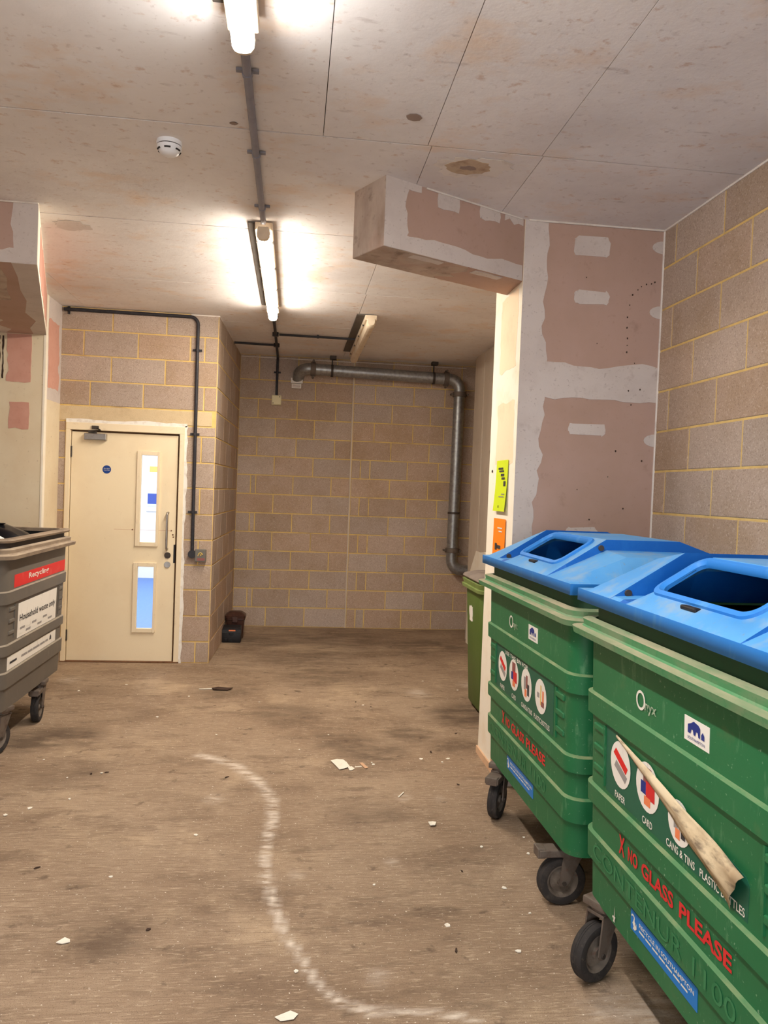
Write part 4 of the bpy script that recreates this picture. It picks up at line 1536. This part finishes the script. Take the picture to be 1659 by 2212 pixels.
shape(ls, [(0, 0), (.04, 0), (.04, .02), (.025, .036), (.01, .026)], .52 - .80, .544, 'black_print', .0014, 'emblem')
# bags inside the grey bin


def bag(loc, rx, ry, rz_, m, label, seed):
    rnd = random.Random(seed)
    bm = bmesh.new()
    bmesh.ops.create_icosphere(bm, subdivisions=3, radius=1)
    ph = [(rnd.uniform(2, 6), rnd.uniform(2, 6), rnd.uniform(2, 6), rnd.uniform(0, 6)) for _ in range(5)]
    for v in bm.verts:
        f = 1 + sum(.06 * math.sin(a * v.co.x + b * v.co.y + c * v.co.z + d) for a, b, c, d in ph)
        v.co *= f
        v.co.x *= rx
        v.co.y *= ry
        v.co.z *= rz_
    me = bpy.data.meshes.new('bag')
    bm.to_mesh(me)
    bm.free()
    me.polygons.foreach_set('use_smooth', [True] * len(me.polygons))
    root = empty('rubbish_bag', loc)
    tag(root, label, 'bag')
    link('bag_body', me, m, root)
    mb = MB()
    mb.lathe([(.05, 0), (.018, .03), (.014, .045), (.035, .075), (.0, .06)], lambda x, y, h: (x, y, rz_ * .93 + h * .5), 10)
    build('knot', mb, m, root, 60)
    return root


bag((-1.98, 5.56, 1.17), .24, .22, .155, 'bag', 'knotted black rubbish bag poking out of the grey bin', 1)
bag((-1.95, 5.10, 1.16), .19, .19, .150, 'white_plastic', 'crumpled white carrier bag inside the grey bin', 2)

# ------------------------------------------------------------------ two-wheeled green bin behind the pier
t = empty('wheelie_bin', (1.67, 5.80, 0), 0)
tag(t, 'olive green two-wheeled bin tucked behind the pier', 'bin')


def wring(z, ex=0.0):
    k = z / 1.0
    hx, hy = .225 + .04 * k + ex, .225 + .055 * k + ex
    return [(a, b, z) for a, b in rrect(2 * hx, 2 * hy, .06, 5)]


mb = MB()
mb.loft([wring(.02, -.02), wring(.05), wring(.90), wring(.985)])
b = build('body', mb, 'olive_bin', t, 40)
mb = MB()
mb.loft([wring(.935, .0), wring(.94, .030), wring(.965, .034), wring(.968, .018), wring(.990, .026), wring(1.005, .03), wring(1.008, 0)])
build('rim', mb, 'olive_rim', t, 40)
mb = MB()
lr = [[(a, bb, z + (.03 - abs(a) * .05)) for a, bb, z in wring(z, ex)] for z, ex in ((1.0, .02), (1.012, .028), (1.03, .015), (1.045, -.04))]
mb.loft(lr)
build('lid', mb, 'dusty_lid', t, 40)
mb = MB()
mb.tube([(.33, -.2, 1.0), (.33, .2, 1.0)], .012, 10)
mb.box(.26, -.2, .985, .33, -.17, 1.01)
mb.box(.26, .17, .985, .33, .2, 1.01)
build('handle', mb, 'olive_bin', t)
for s in (-1, 1):
    mb = MB()
    mb.lathe([(.0, -.02), (.1, -.02), (.1, .02), (.0, .02)], lambda x, y, h: (.22 + x, s * .24 + h, .1 + y), 20)
    build('wheel', mb, 'rubber', t, 40)
mb = MB()
mb.prism(ragged(.02, .69, .12, .80, (.006, .012, .012, .01), .02, 91), lambda a, bb, d: (-.2255 - .04 * bb - d, a, bb), 0, .002)
build('number_sticker', mb, 'white_sticker', b)

# pale board standing behind the wheelie bin
mb = MB()
mb.prism([(-.42, 0), (.56, 0), (.50, .80), (.24, 1.06), (.10, 1.055), (-.14, 1.08), (-.22, 1.0), (-.36, .91), (-.40, .5)], lambda a, bb, d: (d, a, bb), -.010, .010)
o = build('board_offcut', mb, 'white_reveal', None, None, (2.005, 7.94, .0), (0, 0, 0))
tag(o, 'pale broken board offcut standing on end behind the olive bin', 'board')


# ------------------------------------------------------------------ notices on the pier reveal
def notice(name, y0, y1, z0, z1, m, label, cat, marks, bow=.01):
    n = 8
    t = empty(name, (XP - .006, (y0 + y1) / 2, z0))
    tag(t, label, cat)
    w = (y1 - y0) / 2
    vs, fs = [], []
    for i in range(n + 1):
        b = (z1 - z0) * i / n
        q = -.002 - bow * (1 - i / n) ** 2
        vs += [(q, -w, b), (q, w, b)]
    for i in range(n):
        fs.append((2 * i, 2 * i + 1, 2 * i + 3, 2 * i + 2))
    mb = MB()
    mb.add(vs, fs)
    s = build('sheet', mb, m, t)
    md = s.modifiers.new('thickness', 'SOLIDIFY')
    md.thickness = .0012
    for (a0, b0, a1, b1, mm) in marks:
        mb = MB()
        q = -.005 - bow * (1 - (b0 + b1) / 2 / (z1 - z0)) ** 2
        mb.box(q, a0, b0, q + .001, a1, b1)
        build('mark', mb, mm, s)
    return t


notice('lime_notice', 4.395, 4.645, 1.575, 1.881, 'lime_paper', 'lime yellow notice taped to the pier edge', 'notice',
       [(-.03, .25, .07, .262, 'black_print'), (-.05, .235, .05, .245, 'black_print'), (-.06, .21, .01, .224, 'black_print'), (-.075, .19, -.01, .203, 'black_print'), (-.10, .15, -.06, .18, 'black_print'), (-.10, .10, -.03, .106, 'grey_print'), (-.09, .085, .02, .09, 'grey_print'), (.0, .02, .012, .035, 'black_print')], .015)
notice('orange_notice', 4.40, 4.66, 1.25, 1.53, 'orange_paper', 'orange notice stuck to the pier edge below the lime one', 'notice',
       [(-.07, .22, .03, .228, 'white_print'), (-.07, .20, .0, .208, 'white_print'), (-.05, .10, .02, .12, 'black_print'), (.03, .09, .07, .13, 'black_print')], .004)
mb = MB()
mb.lathe([(.008, 0), (.008, .006)], lambda x, y, h: (XP - .002 - h, 4.76 + x, 1.82 + y), 8)
o = build('wall_screw', mb, 'dark_metal')
tag(o, 'small dark screw head beside the lime notice', 'screw')

# ------------------------------------------------------------------ bait boxes in the corner
t = empty('bait_box', (-.595, 8.36, 0))
tag(t, 'black plastic box with an orange label on the floor by stub wall', 'box')
build('box_body', MB().bbox(-.10, -.075, 0, .10, .075, .11, .01), 'black_plastic', t, 40)
mb = MB()
mb.loft([[(-.10, -.077, .105), (.10, -.077, .105), (.10, .077, .105), (-.10, .077, .105)], [(-.098, -.07, .14), (.098, -.07, .14), (.098, .075, .155), (-.098, .075, .155)], [(-.09, -.045, .158), (.09, -.045, .158), (.09, .07, .168), (-.09, .07, .168)]])
lidb = build('box_lid', mb, 'black_plastic', t)
build('latch', MB().bbox(-.022, -.085, .085, .022, -.072, .112, .003), 'black_plastic', t)
build('orange_label', MB().box(-.028, -.0735, .124, .042, -.0705, .137), 'orange_print', lidb)
for x in (-.055, -.005):
    build('entry_hole', MB().bbox(x - .018, -.077, .012, x + .018, -.07, .045, .004), 'bag', t)
t = empty('brown_tub', (-.575, 8.60, 0))
tag(t, 'glossy dark brown tub standing behind the black box', 'tub')
mb = MB()
mb.loft([[(a, b_, z) for a, b_ in rrect(.17 + k, .15 + k, .03, 4)] for z, k in ((0, 0), (.20, .025), (.205, .04), (.225, .04))])
build('tub_body', mb, 'brown_gloss', t, 40)
mb = MB()
mb.loft([[(a, b_, z) for a, b_ in rrect(.19 + k, .17 + k, .03, 4)] for z, k in ((.225, .03), (.25, .035), (.262, .01), (.29, -.06))])
build('tub_lid', mb, 'brown_gloss', t, 40)
build('tub_catch', MB().bbox(-.03, -.105, .18, .03, -.09, .235, .004), 'brown_gloss', t)


# ------------------------------------------------------------------ litter on the floor
def scrap(name, pts, z, m, label, cat, group=None, lift=0.0):
    """thin crumpled flake lying on the floor"""
    cx = sum(p[0] for p in pts) / len(pts)
    cy = sum(p[1] for p in pts) / len(pts)
    mb = MB()
    rnd = random.Random(int(cx * 1000 + cy * 77))
    hs = [rnd.uniform(0, lift) for _ in pts]
    n = len(pts)
    vs = [(p[0] - cx, p[1] - cy, .0005 + h) for p, h in zip(pts, hs)] + [(p[0] - cx, p[1] - cy, .0005 + h + z) for p, h in zip(pts, hs)]
    vs += [(0, 0, .0005 + lift * .3), (0, 0, .0005 + lift * .3 + z)]
    fs = []
    for k in range(n):
        k2 = (k + 1) % n
        fs += [(k2, k, 2 * n), (n + k, n + k2, 2 * n + 1), (k, k2, n + k2, n + k)]
    mb.add(vs, fs)
    o = build(name, mb, m, None, None, (cx, cy, 0))
    tag(o, label, cat, group)
    return o


scrap('paper_scrap', [(.288, 4.692), (.325, 4.72), (.366, 4.723), (.385, 4.66), (.399, 4.588), (.36, 4.555), (.333, 4.542), (.31, 4.62)], .0012, 'paper', 'white folded paper scrap lying in the middle of the floor', 'paper', lift=.006)
scrap('paper_scrap', [(.385, 4.575), (.41, 4.595), (.425, 4.56), (.41, 4.535), (.392, 4.53)], .002, 'paper', 'torn paper crumb at the corner of the folded paper', 'paper', lift=.008)
scrap('paper_scrap', [(.43, 4.60), (.47, 4.604), (.47, 4.594), (.43, 4.588)], .002, 'paper', 'thin white paper sliver between two larger scraps', 'paper', lift=.002)
scrap('card_scrap', [(.462, 4.66), (.482, 4.66), (.508, 4.57), (.488, 4.56)], .002, 'tan_scrap', 'small tan card strip beside the folded paper', 'card', lift=.006)
scrap('paper_strip', [(-.70, 6.355), (-.70, 6.372), (-.60, 6.40), (-.595, 6.375)], .004, 'paper', 'rolled white paper strip lying in front of the door', 'paper', lift=.006)
scrap('brown_debris', [(-.60, 6.37), (-.55, 6.40), (-.46, 6.40), (-.43, 6.37), (-.47, 6.33), (-.58, 6.335)], .006, 'dark_scrap', 'flattened dark brown debris beside the white paper strip', 'debris', lift=.012)
scrap('paper_scrap', [(.735, 3.79), (.76, 3.80), (.775, 3.785), (.765, 3.755), (.74, 3.755)], .003, 'paper', 'small white crumb of paper left of the far bin', 'paper', lift=.010)
scrap('thin_strip', [(.628, 4.13), (.633, 4.122), (.672, 4.19), (.667, 4.195)], .002, 'paper', 'thin pale strip on a chalky floor patch', 'paper', lift=.004)
scrap('pale_flake', [(-.787, 2.84), (-.765, 2.87), (-.745, 2.862), (-.74, 2.845), (-.765, 2.833)], .003, 'paper', 'white flake lying near the front left floor', 'paper', lift=.006)
scrap('flat_wrapper', [(.00, 2.40), (.05, 2.43), (.075, 2.41), (.06, 2.385), (.02, 2.38)], .001, 'paper', 'pale flattened scrap at the front edge by chalk streak', 'paper', lift=.004)
dark_bits = [(-.317, 4.435), (.655, 5.876), (1.187, 5.232), (-1.08, 4.50), (-1.03, 3.405), (.549, 6.016), (.65, 2.717), (-.478, 2.91), (-1.0, 4.52), (1.0, 4.3), (.94, 4.85), (.8, 3.3)]
rnd = random.Random(8)
for (x, y) in dark_bits:
    a = rnd.uniform(0, PI)
    l_, w_ = rnd.uniform(.007, .016), rnd.uniform(.003, .006)
    ca, sa = math.cos(a), math.sin(a)
    scrap('dark_crumb', [(x + ca * p * l_ - sa * q * w_, y + sa * p * l_ + ca * q * w_) for p, q in ((-1, -.6), (0, -1), (1, -.4), (.8, .7), (-.3, 1))], .004, 'dark_scrap', 'tiny dark crumb of dirt lying on the concrete floor', 'crumb', 'dark crumbs on the floor', .003)
white_bits = [(-1.623, 6.293), (-1.195, 4.443), (-1.024, 4.511), (-.753, 6.15), (-1.408, 4.733), (-.703, 3.316), (.858, 4.727), (.069, 2.629), (.946, 3.53), (-1.1, 4.144), (-1.26, 4.031), (-1.35, 3.95), (.652, 2.882), (.539, 4.665), (.545, 4.63), (.98, 4.67), (1.03, 4.73), (.60, 5.93), (.3, 5.2), (-.9, 5.6), (-.2, 6.0), (.95, 3.15), (.88, 2.7), (1.15, 3.45), (1.18, 3.62), (-.4, 3.7), (.4, 3.2), (-1.15, 3.0), (1.25, 2.75), (1.0, 2.95), (-.45, 5.2), (.1, 4.9), (1.45, 6.4), (1.2, 6.7), (-1.3, 6.5)]
for (x, y) in white_bits:
    s_ = rnd.uniform(.006, .013)
    a = rnd.uniform(0, 6)
    scrap('white_crumb', [(x + s_ * rnd.uniform(.6, 1.2) * math.cos(a + k * 1.26), y + s_ * rnd.uniform(.6, 1.2) * math.sin(a + k * 1.26)) for k in range(5)], .003, 'paper', 'tiny white crumb lying on the concrete floor', 'crumb', 'white crumbs on the floor', .003)
